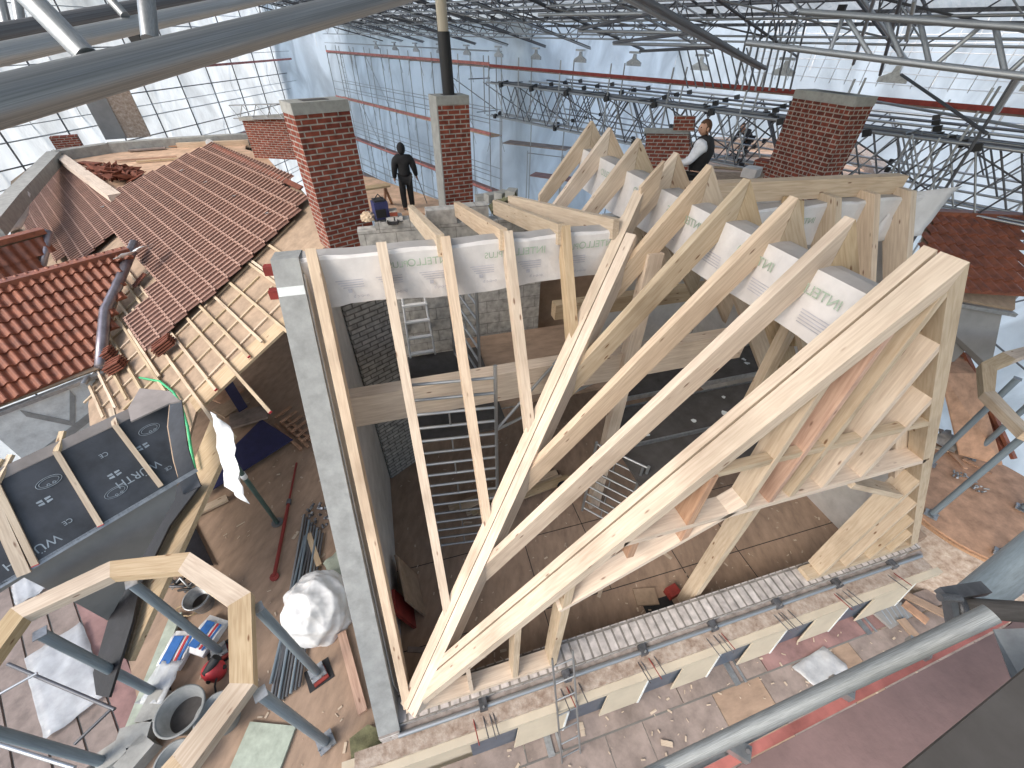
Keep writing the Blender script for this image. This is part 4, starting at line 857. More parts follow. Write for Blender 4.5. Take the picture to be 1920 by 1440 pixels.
# roof shoes and rising roof girders
e = R(11.5); GD = (-SN*cos(e)+V((0, 0, sin(e)))); GU = V((0, 0, 1))
for k in range(15):
    s = -5.4+2.57*k+.3
    sh = thing('roof_shoe', 'grey roof shoe on the top gangway, %s from the right' % ORD[k], 'support bracket', tuple(S(s, .1, 6.2)), 'roof shoes on the gangway')
    p = [S(s-.30, .36, 6.25), S(s+.30, .36, 6.25), S(s+.30, .36, 6.35), S(s+.08, .36, 6.45), S(s+.05, .36, 6.58), S(s-.05, .36, 6.58), S(s-.08, .36, 6.45), S(s-.30, .36, 6.35)]
    slab('bracket_plate', p, -SN, .06, STE, sh, xd=SU); beam('saddle', S(s-.2, .36, 6.65), S(s+.2, .36, 6.65), .12, .06, STE, sh)
    t = thing('roof_girder', 'inclined roof girder rising from the %s roof shoe from the right' % ORD[k], 'roof girder', tuple(S(s, .36, 6.7)), 'inclined roof girders')
    a = S(s, .9, 6.66); L_ = 17.5
    tube('bottom_chord', a, a+GD*L_, .03, STE if k % 2 else STD, t, 8); tube('top_chord', a+GU*.8, a+GD*L_+GU*.8, .03, STD, t, 8)
    for j in range(12):
        d0 = .2+1.35*j; tube('lattice_bar', a+GD*(d0+.6)+GU*.8, a+GD*(d0+.6), .016, STD, t, 6) if j < 7 else None; tube('lattice_bar', a+GD*d0+GU*(0 if j % 2 else .8), a+GD*(d0+1.35)+GU*(.8 if j % 2 else 0), .02, STE, t, 6)
for k in range(6):
    a = S(-6, .5, 6.75)+GD*(1.6+2.9*k); o = tube('bracing_tube', a, a+SU*36+V((0, 0, .0)), .024, STE, None, 8); tag(o, 'long bracing tube tying the roof girders, %s from the gangway' % ORD[k], 'bracing tube', 'bracing tubes under the roof')
for k in range(14):
    s = -5+2.57*k; a = S(s, .5, 6.75)+GD*1.6; b = S(s+2.57, .5, 6.75)+GD*4.5
    o = tube('diagonal_tube', a, b, .02, STE if k % 2 else STD, None, 6); tag(o, 'diagonal bracing tube between roof girders, %s from the right' % ORD[k], 'bracing tube', 'diagonal tubes under the roof')
for k in range(14):
    s = -4.9+2.57*k; a = S(s, 1.1, 6.7); t = thing('roof_girder', 'slim twin girder left of the %s main roof girder from the right' % ORD[k], 'roof girder', tuple(a), 'slim twin roof girders')
    tube('bottom_chord', a, a+GD*15, .024, STD, t, 8); tube('top_chord', a+GU*.6, a+GD*15+GU*.6, .024, STE, t, 8)
    for j in range(16): d0 = .1+.9*j; tube('lattice_bar', a+GD*d0+GU*(0 if j % 2 else .6), a+GD*(d0+.9)+GU*(.6 if j % 2 else 0), .016, STD, t, 6)
for r_, (g, lab) in enumerate(((1.2, 'lowest'), (3.2, 'second'), (5.4, 'third'), (7.8, 'fourth'), (10.4, 'highest'))):
    a = S(-6, .6, 6.72)+GD*g; t = thing('cross_girder', lab+' cross lattice girder hung between the roof girders', 'lattice girder', tuple(a), 'cross girders under the roof')
    tube('top_chord', a+GU*.75, a+SU*43+GU*.75, .024, STD, t, 8); tube('bottom_chord', a, a+SU*43, .024, STE, t, 8)
    for j in range(48): tube('lattice_bar', a+SU*(.9*j)+GU*(0 if j % 2 else .75), a+SU*(.9*j+.9)+GU*(.75 if j % 2 else 0), .016, (STD, STE)[j % 2], t, 6)
    for j in range(12): beam('coupler', a+SU*(3.3*j+r_*.4)+GU*.68, a+SU*(3.3*j+r_*.4+.16)+GU*.68, .1, .12, BLACK, t)
# corrugated roof sheets, with purlins
def corr(nm, o, du, dv, nu, pitch, amp, m, par):
    vs = []; fs = []
    for i in range(nu+1):
        h = amp*(1 if (i//2) % 2 else -1)
        vs += [o+du*(pitch*i/4*1.0)+V((0, 0, h)), o+du*(pitch*i/4)+dv+V((0, 0, h))]
    for i in range(nu): fs.append((2*i, 2*i+2, 2*i+3, 2*i+1))
    return link(nm, mesh(nm, vs, fs, m), M.Identity(4), par)
t = thing('sheet_roof', 'corrugated temporary roof high above the site', 'roof', tuple(S(15, 0, 7.5)))
for j in range(6):
    oo = S(-9, 2.2, 7.5+.02*(j % 2))+GD*(3.4*j); corr('roof_sheet', oo, SU, GD*(3.4 if j % 3 else 3.1), 760, .25, .02, CORR if j % 3 else TRP2, t)
for j in range(20): a = S(-9, 2.2, 7.40)+GD*(1.05*j); beam('purlin', a, a+SU*47, .06, .08, STD, t)
# sheeting
def wallsheet(lab, pts, z0, z1, nx=40, nz=16, amp=.12, seed=1):
    t = thing('scaffold_sheeting', lab, 'sheeting', tuple(V((pts[0][0], pts[0][1], z0))), 'white scaffold sheeting')
    rn = random.Random(seed); vs = []; fs = []; segs = []
    for a, b in zip(pts, pts[1:]):
        a = V((*a, 0)); b = V((*b, 0)); n = max(3, int((b-a).length/1.3)); nn = (b-a).cross(V((0, 0, 1))).normalized()
        segs += [(a.lerp(b, i/n), nn, i) for i in range(n)]
    segs.append((V((*pts[-1], 0)), segs[-1][1], 0))
    for p, nn, i in segs:
        for j in range(nz+1):
            z = z0+(z1-z0)*j/nz; off_ = amp*(rn.uniform(-1, 1))+(.12 if j % 2 else 0); q = p+nn*off_; vs.append((q.x, q.y, z))
    m = nz+1
    for i in range(len(segs)-1):
        for j in range(nz): fs.append((i*m+j, (i+1)*m+j, (i+1)*m+j+1, i*m+j+1))
    link('sheet', mesh('sheet', vs, fs, TRP, True), M.Identity(4), t)
    for i in range(0, len(segs), 2):
        p, nn, _ = segs[i]; polyline('seam_tape', [(p.x+nn.x*-.05+rn.uniform(-.03, .03), p.y+nn.y*-.05, z0+(z1-z0)*f/6) for f in range(7)], .022, WHT, t, 4)
    return t
P1 = S(38, 1.6, 0); P2 = S(18.0, 1.6, 0); P3 = P2+SN*13; P4 = P3-SU*48
wallsheet('white sheeting of the scaffold wall behind the two left chimneys', [(P1.x, P1.y), (P2.x, P2.y), (P3.x, P3.y)], -13, 8.6, seed=2)
wallsheet('white sheeting far behind the lattice girders on the right', [(P3.x, P3.y), (P4.x, P4.y)], -13, 9, seed=3)
LW = [(-22, -8), (-21.5, 12), (-7, 50), (P1.x, P1.y)]
wallsheet('white sheeting on the far left behind the turret', LW, -13, 9.5, seed=4)
# left scaffold standing before the sheeting
t = thing('side_scaffold', 'steel scaffold in front of the far left sheeting', 'scaffold', (-16, 22, -12))
a0_, a1_ = V((-20.6, 12, 0)), V((-6.6, 48.5, 0)); dl = (a1_-a0_).normalized(); Ln_ = (a1_-a0_).length; nl = V((dl.y, -dl.x, 0))
for k in range(-6, int(Ln_/2.9)+1):
    p = a0_+dl*2.9*k
    for n in (0,): tube('standard', p+nl*n+V((0, 0, -12.5)), p+nl*n+V((0, 0, 8.5)), .038, STD, t, 8)
for z in (7.2, 5.2, 3.2, 1.2, -.8, -2.8):
    for n in (0,): tube('ledger', a0_-dl*16+nl*n+V((0, 0, z)), a1_+nl*n+V((0, 0, z)), .028, STE, t, 8)
    tube('guard_rail', a0_-dl*16+nl*.05+V((0, 0, z-.9)), a1_+nl*.05+V((0, 0, z-.9)), .03, STD, t, 6)
    tube('guard_rail', a0_-dl*16+nl*.75+V((0, 0, z+.6)), a1_+nl*.75+V((0, 0, z+.6)), .02, STE, t, 6)
for z, m in ((5.25, PRE), (1.25, PRE)): beam('toe_board', a0_+nl*.8+V((0, 0, z+.1)), a1_+nl*.8+V((0, 0, z+.1)), .04, .13, m, t)
beam('deck_board', a0_+nl*.4+V((0, 0, 1.2)), a1_+nl*.4+V((0, 0, 1.2)), .6, .05, DEKR, t)
def ladgirder(lab, p, q, h, n, m=STE, r=.02, grp=None):
    p = V(p); q = V(q); t = thing('lattice_beam', lab, 'lattice beam', tuple(p), grp); up_ = V((0, 0, h))
    tube('top_chord', p+up_, q+up_, r, m, t, 8); tube('bottom_chord', p, q, r, m, t, 8)
    for k in range(n): a = p.lerp(q, k/n); b = p.lerp(q, (k+1)/n); tube('lattice_bar', a if k % 2 else a+up_, b+up_ if k % 2 else b, r*.7, m, t, 6)
ladgirder('small lattice beam in front of the left sheeting beside the tall chimney', PT(438, 222, 17), PT(545, 222, 15), .45, 8)
# netting hung below the roof
t = thing('safety_net', 'grid safety net hung under the roof at top right', 'safety net', tuple(S(2, 5, 6)))
for k in range(34): polyline('net_strand', [S(-6+.42*k, 3.2, 8.2), S(-6+.42*k, 3.3+.1*sin(k), 7.0), S(-6+.42*k, 3.2, 6.0)], .012, WHT, t, 3)
for k in range(10): polyline('net_strand', [S(-6+1.7*j, 3.25, 6.1+.22*k+.05*sin(j+k)) for j in range(9)], .012, WHT, t, 3)
# right side scaffold and low decks beyond
t = thing('right_scaffold', 'steel scaffold with reddish walkway beyond the right turret', 'scaffold', tuple(PT(1850, 620, 14)))
for k, (x, y) in enumerate(((1745, 250), (1760, 400), (1840, 480), (1905, 420), (1880, 560), (1850, 620))): p = PT(x, y, 15); tube('standard', (p.x, p.y, -12), (p.x, p.y, 5.5), .035, STE, t, 8)
for a, b in (((1730, 610), (1930, 560)), ((1780, 640), (1930, 440)), ((1860, 640), (1930, 700)), ((1850, 500), (1930, 560))): tube('brace', PT(*a, 14), PT(*b, 14.5), .03, STD, t, 8)
for z, x0 in ((-3.5, 12.5), (-6.5, 13.0)): slab('walkway', [(x0, 9, z), (x0+2.4, 9, z), (x0+2.4, -3, z), (x0, -3, z)], (0, 0, 1), .06, DEKR, t)
# right wing of the building beneath the bridging
t = thing('right_wing_platform', 'pale boarded platform of the right wing under the lattice girders', 'platform', tuple(PT(1400, 300, 15)))
slab('deck', [PZ(*p, 3.1) for p in ((1130, 335), (1190, 280), (1330, 262), (1480, 268), (1560, 300), (1660, 330), (1640, 420), (1300, 420))], (0, 0, 1), .1, PINK, t)
for a, b in (((1330, 258), (1480, 262)), ((1590, 265), (1645, 300)), ((1645, 300), (1665, 345))): beam('rim', PZ(*a, 3.5), PZ(*b, 3.5), .5, .5, OLD, t)
for a, b, m in (((1350, 300), (1440, 306), W1), ((1360, 288), (1450, 290), DEK), ((1340, 310), (1430, 318), W2)): beam('board', PZ(*a, 3.2), PZ(*b, 3.2), .15, .08, m, t)
t = thing('right_wing_brick_wall', 'dark red brick wall with grey coping behind the vest worker', 'wall', tuple(PT(1250, 300, 13)))
a, b = PT(1205, 330, 11.5), PT(1300, 335, 11)
slab('brickwork', [a, b, PT(1290, 250, 11.4), PT(1212, 248, 11.8)], (-.3, -1, .1), .3, REDS, t, xd=b-a); slab('coping', [PT(1208, 250, 11.75), PT(1292, 252, 11.35), PT(1292, 243, 11.4), PT(1208, 240, 11.8)], (-.3, -1, .1), .32, CAP, t)
slab('raised_part', [PT(1262, 245, 11.5), PT(1300, 247, 11.3), PT(1302, 218, 11.3), PT(1264, 217, 11.5)], (-.3, -1, .1), .3, REDS, t, xd=b-a)
o = box('round_brick_pier', PZ(1480, 330, 3.0), (.5, .5, 1.6), OLD, rz=30); tag(o, 'rounded rubble pier close left of the wide chimney', 'pier')
for i, (x, y, s) in enumerate(((1425, 322, .5), (1405, 335, .45))):
    o = box('pallet_stack', PZ(x, y, 4.2), (.45, .35, .3*s*2), (RED, MEM)[i], rz=30); tag(o, ['dark red tile bundle at the foot of the wide chimney', 'pale wrapped bundle beside the dark red tiles'][i], 'bundle')
o = slab('flat_roof_behind_ridge', [PZ(*p, 4.25) for p in ((1290, 380), (1300, 320), (1440, 325), (1480, 345), (1440, 420), (1330, 420))], (0, 0, 1), .06, OSB); tag(o, 'boarded flat area where the worker in the vest stands', 'platform')

# ------------------------------------------------------------ close scaffold around the camera
t = thing('near_lattice_girder', 'thick galvanised lattice girder crossing close at top left', 'lattice girder', (-.2, 1, 6.9))
p, q = V((-.43, .75, 6.932)), V((.04, 1.47, 7.062)); d = q-p
tube('bottom_chord', p-d*1.5, q+d*3, .0245, STE, t, 24)
for (x0, y0, t0), (x1, y1, t1), r_ in (((165, 108, .58), (30, -30, .56), .015), ((282, 76, .66), (270, -40, .66), .012)):
    tube('lattice_bar', PT(x0, y0, t0), PT(x1, y1, t1), r_, STE, t, 16)
p2, q2 = V((-.93, 1.72, 6.945)), V((-.49, 2.53, 7.085)); d = q2-p2
t = thing('second_lattice_girder', 'second galvanised lattice girder just behind the closest one', 'lattice girder', tuple(p2))
tube('bottom_chord', p2-d*2, q2+d*3, .024, STE, t, 16); tube('side_chord', p2-d*2+V((-.1, .12, .03)), q2+d*3+V((-.1, .12, .03)), .024, STD, t, 16)
for (a, b) in (((15, 60), (-2, -10)), ((42, 66), (28, -20)), ((235, 30), (190, -20))): tube('lattice_bar', PT(*a, 1.35), PT(*b, 1.33), .014, STE, t, 12)
beam('coupler', PT(205, 22, 1.5), PT(222, 5, 1.5), .06, .06, BLACK, t); beam('coupler', PT(232, 50, 1.6), PT(250, 44, 1.6), .05, .05, BLACK, t)
t = thing('top_right_girder', 'galvanised lattice girder crossing at top right before the corrugated roof', 'lattice girder', tuple(PT(1700, 90, 3.7)))
def bt_(x, y): return PT(x, y, 4.3-(x-1480)/450*1.1)
tube('bottom_chord', bt_(1400, 80), bt_(1990, 152), .027, STE, t, 12); tube('top_chord', bt_(1500, 22), bt_(1990, 57), .027, STE, t, 12)
for a, b in (((1582, 28), (1555, 98)), ((1585, 28), (1632, 104)), ((1725, 40), (1742, 118)), ((1842, 47), (1758, 118)), ((1866, 48), (1884, 136)), ((1975, 60), (1890, 138)), ((1660, 35), (1690, 108))): tube('lattice_bar', bt_(*a), bt_(*b), .02, STE, t, 8)
t = thing('steep_girder', 'double-tube girder dropping from the top to a roof shoe at right', 'lattice girder', tuple(PT(1300, 60, 4.5)))
for k in (0, 1): tube('chord', PT(1165+26*k, -10, 3.4), PT(1425+10*k, 128, 7.0), .03, STD if k else STE, t, 12)
for k, (x, y0, y1) in enumerate(((1040, -10, 30), (1190, -10, 55), (1330, -10, 70))): pass
for i, (a, b, ta, tb) in enumerate((((1010, 28), (1235, 25), 7, 5.5), ((1085, 55), (1220, 25), 7.5, 5.5), ((1085, 58), (1300, 62), 7.5, 6), ((1150, 80), (1290, 62), 8, 6), ((1150, 82), (1340, 86), 8, 6.5), ((1200, 96), (1350, 88), 8.5, 6.5), ((1640, -5), (1600, 120), 5, 7), ((1690, -5), (1650, 140), 5, 7), ((1715, 0), (1700, 75), 4.6, 5), ((1690, 140), (1850, 250), 8, 6), ((1920, 130), (1870, 210), 4, 4.6), ((1900, 150), (1700, 470), 6, 8), ((1925, 240), (1640, 190), 6, 9))):
    o = tube('loose_scaffold_tube', PT(*a, ta), PT(*b, tb), .024, (STE, STD)[i % 2], None, 8)
    tag(o, ['level tube across the top between roof girders', 'slanting tube meeting the steep girder high up', 'level tube just under it', 'slanting tube of the lower fan', 'lowest long level tube of the fan', 'short slanting tube at the fan tip', 'upright bundle tube left of the netting', 'second upright bundle tube left of the netting', 'short upright tube before the corrugated roof', 'slanting tube above the wide chimney', 'steep tube at the right edge by a black coupler', 'long tube falling from the right edge to the tiled roof', 'dark tube running left behind the wide chimney'][i], 'scaffold tube', 'loose tubes of the roof scaffold')
for i in range(9):
    x = 1395+i*13; o = tube('bundle_tube', PT(x+12, 40, 10), PT(x-18, 170, 10.5), .025, (STD, STE)[i % 2], None, 6); tag(o, 'upright tube of the dense bundle above the chimney, %s from the left' % ORD[i], 'scaffold tube', 'dense tube bundle at top right')
    o = tube('bundle_tube', PT(1290+i*16, 165, 12), PT(1272+i*16, 90, 12), .02, STD, None, 6); tag(o, 'thin tube of the bundle left of the dense one, %s from the left' % ORD[i], 'scaffold tube', 'thin tube bundle at top')
# bottom right guard tube, deck and clamp
o = tube('guard_tube', PT(1100, 1510, 1.12), PT(1860, 1150, .86), .0185, STEG, None, 24); tag(o, 'close galvanised guard tube running across the bottom right', 'scaffold tube')
t = thing('near_deck', 'purple-brown scaffold deck board close at the bottom right', 'scaffold deck', tuple(PZ(1700, 1350, 5.6)))
slab('deck_panel', [PZ(1250, 1530, 5.6), PZ(1392, 1432, 5.6), PZ(1893, 1172, 5.6), PZ(1990, 1090, 5.6), V((2.3, -.35, 5.6)), V((.6, -.4, 5.6))], (0, 0, 1), .02, DKR, t, xd=(1, 0, 0))
for nm, m, dx_, dy_, z, wd in (('edge_profile', PRE, -7, -13, 5.597, .022), ('side_rail', STE, -21, -40, 5.590, .034)):
    a, b = PZ(1392+dx_, 1432+dy_, z), PZ(1893+dx_, 1172+dy_, z); beam(nm, a-(b-a)*.5, b+(b-a)*.0, wd, .012, m, t)
for x, y in ((1395, 1405), (1735, 1215), (1590, 1290)): beam('deck_claw', PZ(x-28, y-16, 5.63), PZ(x+14, y+10, 5.63), .035, .03, STE, t); tube('rivet', PZ(x+8, y+4, 5.63), PZ(x+8, y+4, 5.642), .006, STD, t, 8)
o = slab('dark_kick_board', [PZ(1640, 1500, 6.1), PZ(1700, 1438, 6.1), PZ(1935, 1245, 6.1), V((1.3, -.05, 6.1)), V((1.3, -.3, 6.1)), V((.6, -.3, 6.1))], (0, 0, 1), .015, DDK); tag(o, 'dark board filling the bottom right corner', 'board')
o = tube('blue_grey_prop', PT(1822, 1128, 1.45), PT(1990, 1000, 1.25), .055, COLM, None, 20); tag(o, 'thick blue-grey tube entering at the lower right edge', 'column')
t = thing('clamped_tube', 'dark paint-splashed tube with clamp at the lower right edge', 'scaffold tube', tuple(PT(1850, 1145, 1.05)))
tube('tube', PT(1790, 1138, 1.07), PT(1990, 1152, 1.0), .0243, RST, t, 20).data = CYL.get(('dark_deck', 20)) or tube('x', (0, 0, -60), (0, 0, -61), .01, DDK, t, 20).data
beam('clamp', PT(1788, 1120, 1.03), PT(1796, 1172, 1.03), .022, .02, STD, t); tube('clamp_ring', PT(1783, 1137, 1.07), PT(1806, 1140, 1.06), .033, STD, t, 20); tube('clamp_bolt', PT(1762, 1120, 1.03), PT(1800, 1122, 1.03), .010, STD, t, 8); beam('wing_plate', PT(1772, 1112, 1.05), PT(1850, 1100, 1.08), .03, .02, STD, t)
o = slab('gusset_plate', [PT(1862, 1180, .98), PT(1925, 1178, .95), PT(1930, 1300, .9), PT(1895, 1270, .92)], (-.2, -.3, 1), .01, STE); tag(o, 'punched steel gusset plate at the right edge above the deck', 'plate')
# ------------------------------------------------------------ front scaffold deck along the facade
t = thing('facade_deck', 'boarded scaffold deck along the cream facade below the gable', 'scaffold deck', (3, .6, -1))
rn = random.Random(2); x = -1.6; k = 0
while x < 8.6:
    w_ = (2.2, 2.57, 1.6, 2.57)[k % 4]; beam('plank', (x, 1.04, -.985), (x+w_-.02, 1.04, -.985), .29, .045, (DEK, DEK, DEK, DEKR, DEK)[k % 5], t); x += w_; k += 1
x = -1.6; k = 0
while x < 8.6:
    w_ = (1.25, .9, 1.25, .62)[k % 4]; box('deck_sheet', (x+w_/2, .44, -1.03), (w_-.015, .86, .025), (DEK, FLO, DEK, FLO)[(k*3) % 4] if k % 3 else DEK, t); x += w_; k += 1
slab('outer_plank', [(-1.6, -.02, -1.0), (8.6, -.02, -1.0), (8.6, -.4, -1.0), (-1.6, -.4, -1.0)], (0, 0, 1), .04, DEK, t, xd=(1, 0, 0))
for x in (.95, 4.15, 6.9): box('deck_hinge', (x, 1.03, -.98), (.10, .34, .02), STE, t); box('deck_hinge', (x+.15, 1.03, -.98), (.04, .34, .012), STE, t)
tube('toe_tube', (-1.6, -.45, -.8), (9, -.45, -.8), .024, STE, t)
o = sheet('clear_film', PZ(1485, 1250, -.97), (.75, .1, .02), (.15, -.38, .02), 9, 6, .035, FILM, None, 41); tag(o, 'crumpled clear film lying on the facade deck', 'film')
t = thing('printed_sack', 'grey printed cement sack lying flat on the facade deck', 'sack', tuple(PZ(1640, 1150, -.95)))
sk = slab('sack', [PZ(*p, -.90) for p in ((1640, 1150), (1690, 1128), (1712, 1155), (1672, 1178))], (0, 0, 1), .05, CEM, t)
for k in range(5): a = PZ(1652+k*9, 1143-3*k, -.895); b = PZ(1672+k*8, 1170-3*k, -.895); beam('printed_line', a, b, .02, .003, INK, t)
for i, (a, b, m) in enumerate((((1685, 1108), (1770, 1150), FLO), ((1695, 1130), (1740, 1165), TAN), ((1690, 1160), (1720, 1195), FLO))):
    o = beam('loose_board', PZ(*a, -.9+.03*i), PZ(*b, -.9+.03*i), .16, .03, m); tag(o, 'loose board at the deck end by the round turret, '+['upper', 'middle', 'lower'][i]+' of three', 'board', 'loose boards at the facade deck end')
t = thing('access_ladder', 'steel ladder standing on the facade deck against the eaves wall', 'ladder', (1.1, 1.1, -1))
pa, pb = PZ(1054, 1430, -.97), PZ(1088, 1412, -.97); qa_, qb_ = PY(1036, 1242, 1.42), PY(1074, 1226, 1.42)
tube('stile', pa, qa_+(qa_-pa)*.03, .014, STE, t, 8); tube('stile', pb, qb_+(qb_-pb)*.03, .014, STE, t, 8)
for k in range(7): f = .06+k*.15; tube('rung', pa.lerp(qa_, f), pb.lerp(qb_, f), .010, STE, t, 8)
# mossy masonry stub and dark things by the wall corner
o = slab('mossy_corner_stone', [PZ(*p, .1) for p in ((655, 1385), (690, 1358), (722, 1372), (735, 1400), (660, 1440))], (0, 0, 1), .9, MOSS); tag(o, 'mossy broken masonry stub at the foot of the fire wall', 'masonry')
# ------------------------------------------------------------ low scaffold decks outside at lower left
t = thing('lower_left_deck', 'weathered scaffold planks below the timber ring at lower left', 'scaffold deck', tuple(PZ(60, 1350, -1)))
pA, pB = PZ(42, 1202, -1), PZ(87, 1390, -1); dl = (pB-pA).normalized(); dn_ = V((-dl.y, dl.x, 0)); dn_ = dn_ if dn_.x > 0 else -dn_
for k in range(-7, 7):
    m = DEK if k < 2 else (DEKR if k != 4 else DEK)
    a = pA+dn_*(.36*k+.18)-dl*2.4; beam('plank', a, a+dl*5.2, .33, .05, m, t)
for i, (c, ux, uy, s) in enumerate(((PZ(45, 1235, -.93), dn_*.75, dl*1.6, 51), (PZ(15, 1075, -.93), dn_*.42, dl*.9, 52))):
    o = sheet('clear_film', c, ux, uy, 7, 12, .05, FILM, None, s); tag(o, ['long crumpled plastic film on the lower left planks', 'small plastic film beside the dormer corner'][i], 'film', 'plastic films on the lower left planks')
for i, (a, b, r_) in enumerate((((15, 1245, -.4), (215, 1330, -.4), .024), ((-20, 1312, -.3), (70, 1262, -.3), .018), ((140, 1395, -.5), (208, 1330, -.4), .022), ((-20, 1390, .1), (140, 1440, .1), .024))):
    o = tube('scaffold_tube', PZ(*a), PZ(*b), r_, STD if i % 2 == 0 else STE); tag(o, ['thin tube crossing below the left part of the timber ring', 'short brace at the left edge', 'short tube ending at the crossing tube', 'dark tube in the bottom left corner'][i], 'scaffold tube', 'tubes over the lower left planks')
for i, (x, y, w_, z) in enumerate(((265, 1385, .36, .0), (225, 1420, .3, .0), (268, 1420, .34, .0), (300, 1330, .34, .0))):
    o = box('concrete_block', PZ(x, y, z), (w_, .24, .2), CAP, rz=25*i); tag(o, ['grey block lying topmost by the mortar tub', 'grey block at the bottom edge, left one', 'grey block at the bottom edge, right one', 'pale flat block left of the mortar tub'][i], 'block', 'grey blocks beside the mortar tub')
o = beam('film_wrapped_board', PZ(330, 1150, .1), PZ(232, 1400, .1), .16, .05, MINB); tag(o, 'long film-wrapped board lying between the bags and the blocks', 'board')
o = sheet('clear_film', PZ(300, 1240, .12), (.35, -.1, .05), (-.1, -.5, .05), 6, 7, .05, FILM, None, 61); tag(o, 'torn plastic film under the ring\'s left column', 'film')
# tubs, buckets, bags on the wing floor
def tub(lab, c, r0_, r1_, h, m=TUB, tilt=None, nm='mortar_tub'):
    t = thing(nm, lab, nm.replace('_', ' '), tuple(c)); lathe('body', c, [(r0_, 0), (r1_, h), (r1_+.025, h), (r1_+.025, h-.02), (r1_-.015, h-.01), (r0_-.02, .04), (0, .04)], m, t, 32, tilt)
    lathe('contents', c+V((0, 0, .02)), [(0, h*.35), (r0_+.02, h*.35)], DDK, t, 24, tilt)
    return t
tub('large grey mortar tub seen through the timber ring', PZ(362, 1345, 0), .19, .26, .36)
tub('second mortar tub half hidden behind the ring timber', PZ(425, 1350, 0), .17, .23, .32)
tub('third mortar tub at the bottom edge', PZ(345, 1435, 0), .15, .2, .25)
tub('grey metal bucket near the top of the ring', PZ(385, 1135, 0), .13, .17, .3, STE, None, 'bucket')
def bag(lab, c, rz_):
    t = thing('cement_bag', lab, 'cement bag', tuple(c), 'cement bags inside the timber ring'); a = R(rz_); ux = V((cos(a), sin(a), 0)); uy = V((-ux.y, ux.x, 0))
    bm = bmesh.new(); bmesh.ops.create_cube(bm, size=1); bmesh.ops.subdivide_edges(bm, edges=bm.edges, cuts=5, use_grid_fill=True); rn = random.Random(rz_)
    for v in bm.verts:
        f = 1-.55*(abs(v.co.x)*2)**4; v.co = V((v.co.x*.5, v.co.y*.34*(1-.05*rn.random()), v.co.z*.12*f+.06+rn.uniform(-.006, .006)))
    me = bpy.data.meshes.new('sack'); bm.to_mesh(me); bm.free(); me.materials.append(WHT); link('sack', me, M.Translation(c) @ M.Rotation(a, 4, 'Z'), t)
    for k, (m, y0, y1) in enumerate(((BAGB, -.02, .12), (BAGR, -.09, -.06), (BAGB, -.14, -.11))): slab('printed_band', [c+ux*-.19+uy*y0+V((0, 0, .132)), c+ux*.17+uy*y0+V((0, 0, .132)), c+ux*.17+uy*y1+V((0, 0, .132)), c+ux*-.19+uy*y1+V((0, 0, .132))], (0, 0, 1), .008, m, t)
bag('white cement bag with blue print, left of the column foot', PZ(338, 1222, 0), 75); bag('white cement bag with blue print, behind the column foot', PZ(392, 1195, 0), 60)
t = thing('red_machine', 'small red machine with black parts inside the ring', 'machine', tuple(PZ(405, 1265, 0))); c = PZ(408, 1262, 0)
lathe('housing', c, [(.0, 0), (.12, 0), (.14, .1), (.13, .2), (.08, .26), (0, .27)], BAGR, t); tube('motor', c+V((-.05, -.05, .2)), c+V((.1, .08, .32)), .06, BLACK, t, 12); polyline('cable', [c+V((.1, .1, .2)), c+V((.05, -.2, .1)), c+V((.1, -.4, .02)), c+V((.15, -.6, .02))], .012, BLACK, t)
for k in range(4): tube('knob', c+V((.11*cos(k*1.5), .11*sin(k*1.5), .12)), c+V((.15*cos(k*1.5), .15*sin(k*1.5), .14)), .03, BLACK, t, 8)
# big bulk bag: puffed white sack
def puff(lab, c, rx, ry, rz_, m, nm='bulk_bag', seed=3):
    bm = bmesh.new(); bmesh.ops.create_icosphere(bm, subdivisions=6, radius=1); rn = random.Random(seed); ph = [(rn.uniform(-9, 9), rn.uniform(-9, 9), rn.uniform(1.5, 6), rn.uniform(0, 6)) for _ in range(13)]
    for v in bm.verts:
        p = v.co.copy(); h = sum(1-abs(sin(a*.7*p.x+b*.7*p.y+d_*p.z+e_)) for a, b, d_, e_ in ph)/13
        s = .80+.5*h; v.co = V((p.x*rx*s, p.y*ry*s, (max(p.z, -.35)*rz_)*s+.35*rz_*.9))
    me = bpy.data.meshes.new(nm); bm.to_mesh(me); bm.free(); me.materials.append(m); me.polygons.foreach_set('use_smooth', [True]*len(me.polygons)); o = link(nm, me, M.Translation(c), None); return tag(o, lab, 'bulk bag')
puff('big crumpled white bulk bag beside the concrete fire wall', PZ(606, 1150, .0), .50, .52, .62, WHT)
o = box('mineral_board', PZ(495, 1405, .0), (.62, .5, .04), MINB, rz=-20); tag(o, 'pale green mineral board lying below the column foot', 'board')
o = sheet('grey_sack', PZ(625, 1095, .02), (.28, .2, .05), (-.15, .35, .1), 6, 6, .06, MINB, None, 71); tag(o, 'crumpled pale green sack above the bulk bag', 'sack')
for i in range(11):
    a = PZ(570+(i*5) % 38, 965+5*i, .03+.02*(i % 3)); b = PZ(505+(i*8) % 62, 1330-6*i, .03+.02*(i % 3)); o = tube('steel_prop', a, b, .022, (STE, STD, COLM)[i % 3], None, 8)
    tag(o, 'steel tube in the bundle lying between column and bulk bag, %s in the row' % ORD[i], 'steel tube', 'bundle of steel tubes on the wing floor')
t = thing('rusty_prop', 'rusty telescopic prop lying on the wing floor', 'prop', tuple(PZ(515, 1080, 0)))
a, b = PZ(514, 1080, .05), PZ(556, 868, .05); tube('outer_tube', a, a.lerp(b, .62), .03, RST, t, 12); tube('inner_tube', a.lerp(b, .55), b, .02, RST, t, 12); tube('foot_plate', a-V((0, 0, .04)), a+(a-b).normalized()*.01, .07, RST, t, 12); tube('collar', a.lerp(b, .58), a.lerp(b, .62), .045, STD, t, 12)
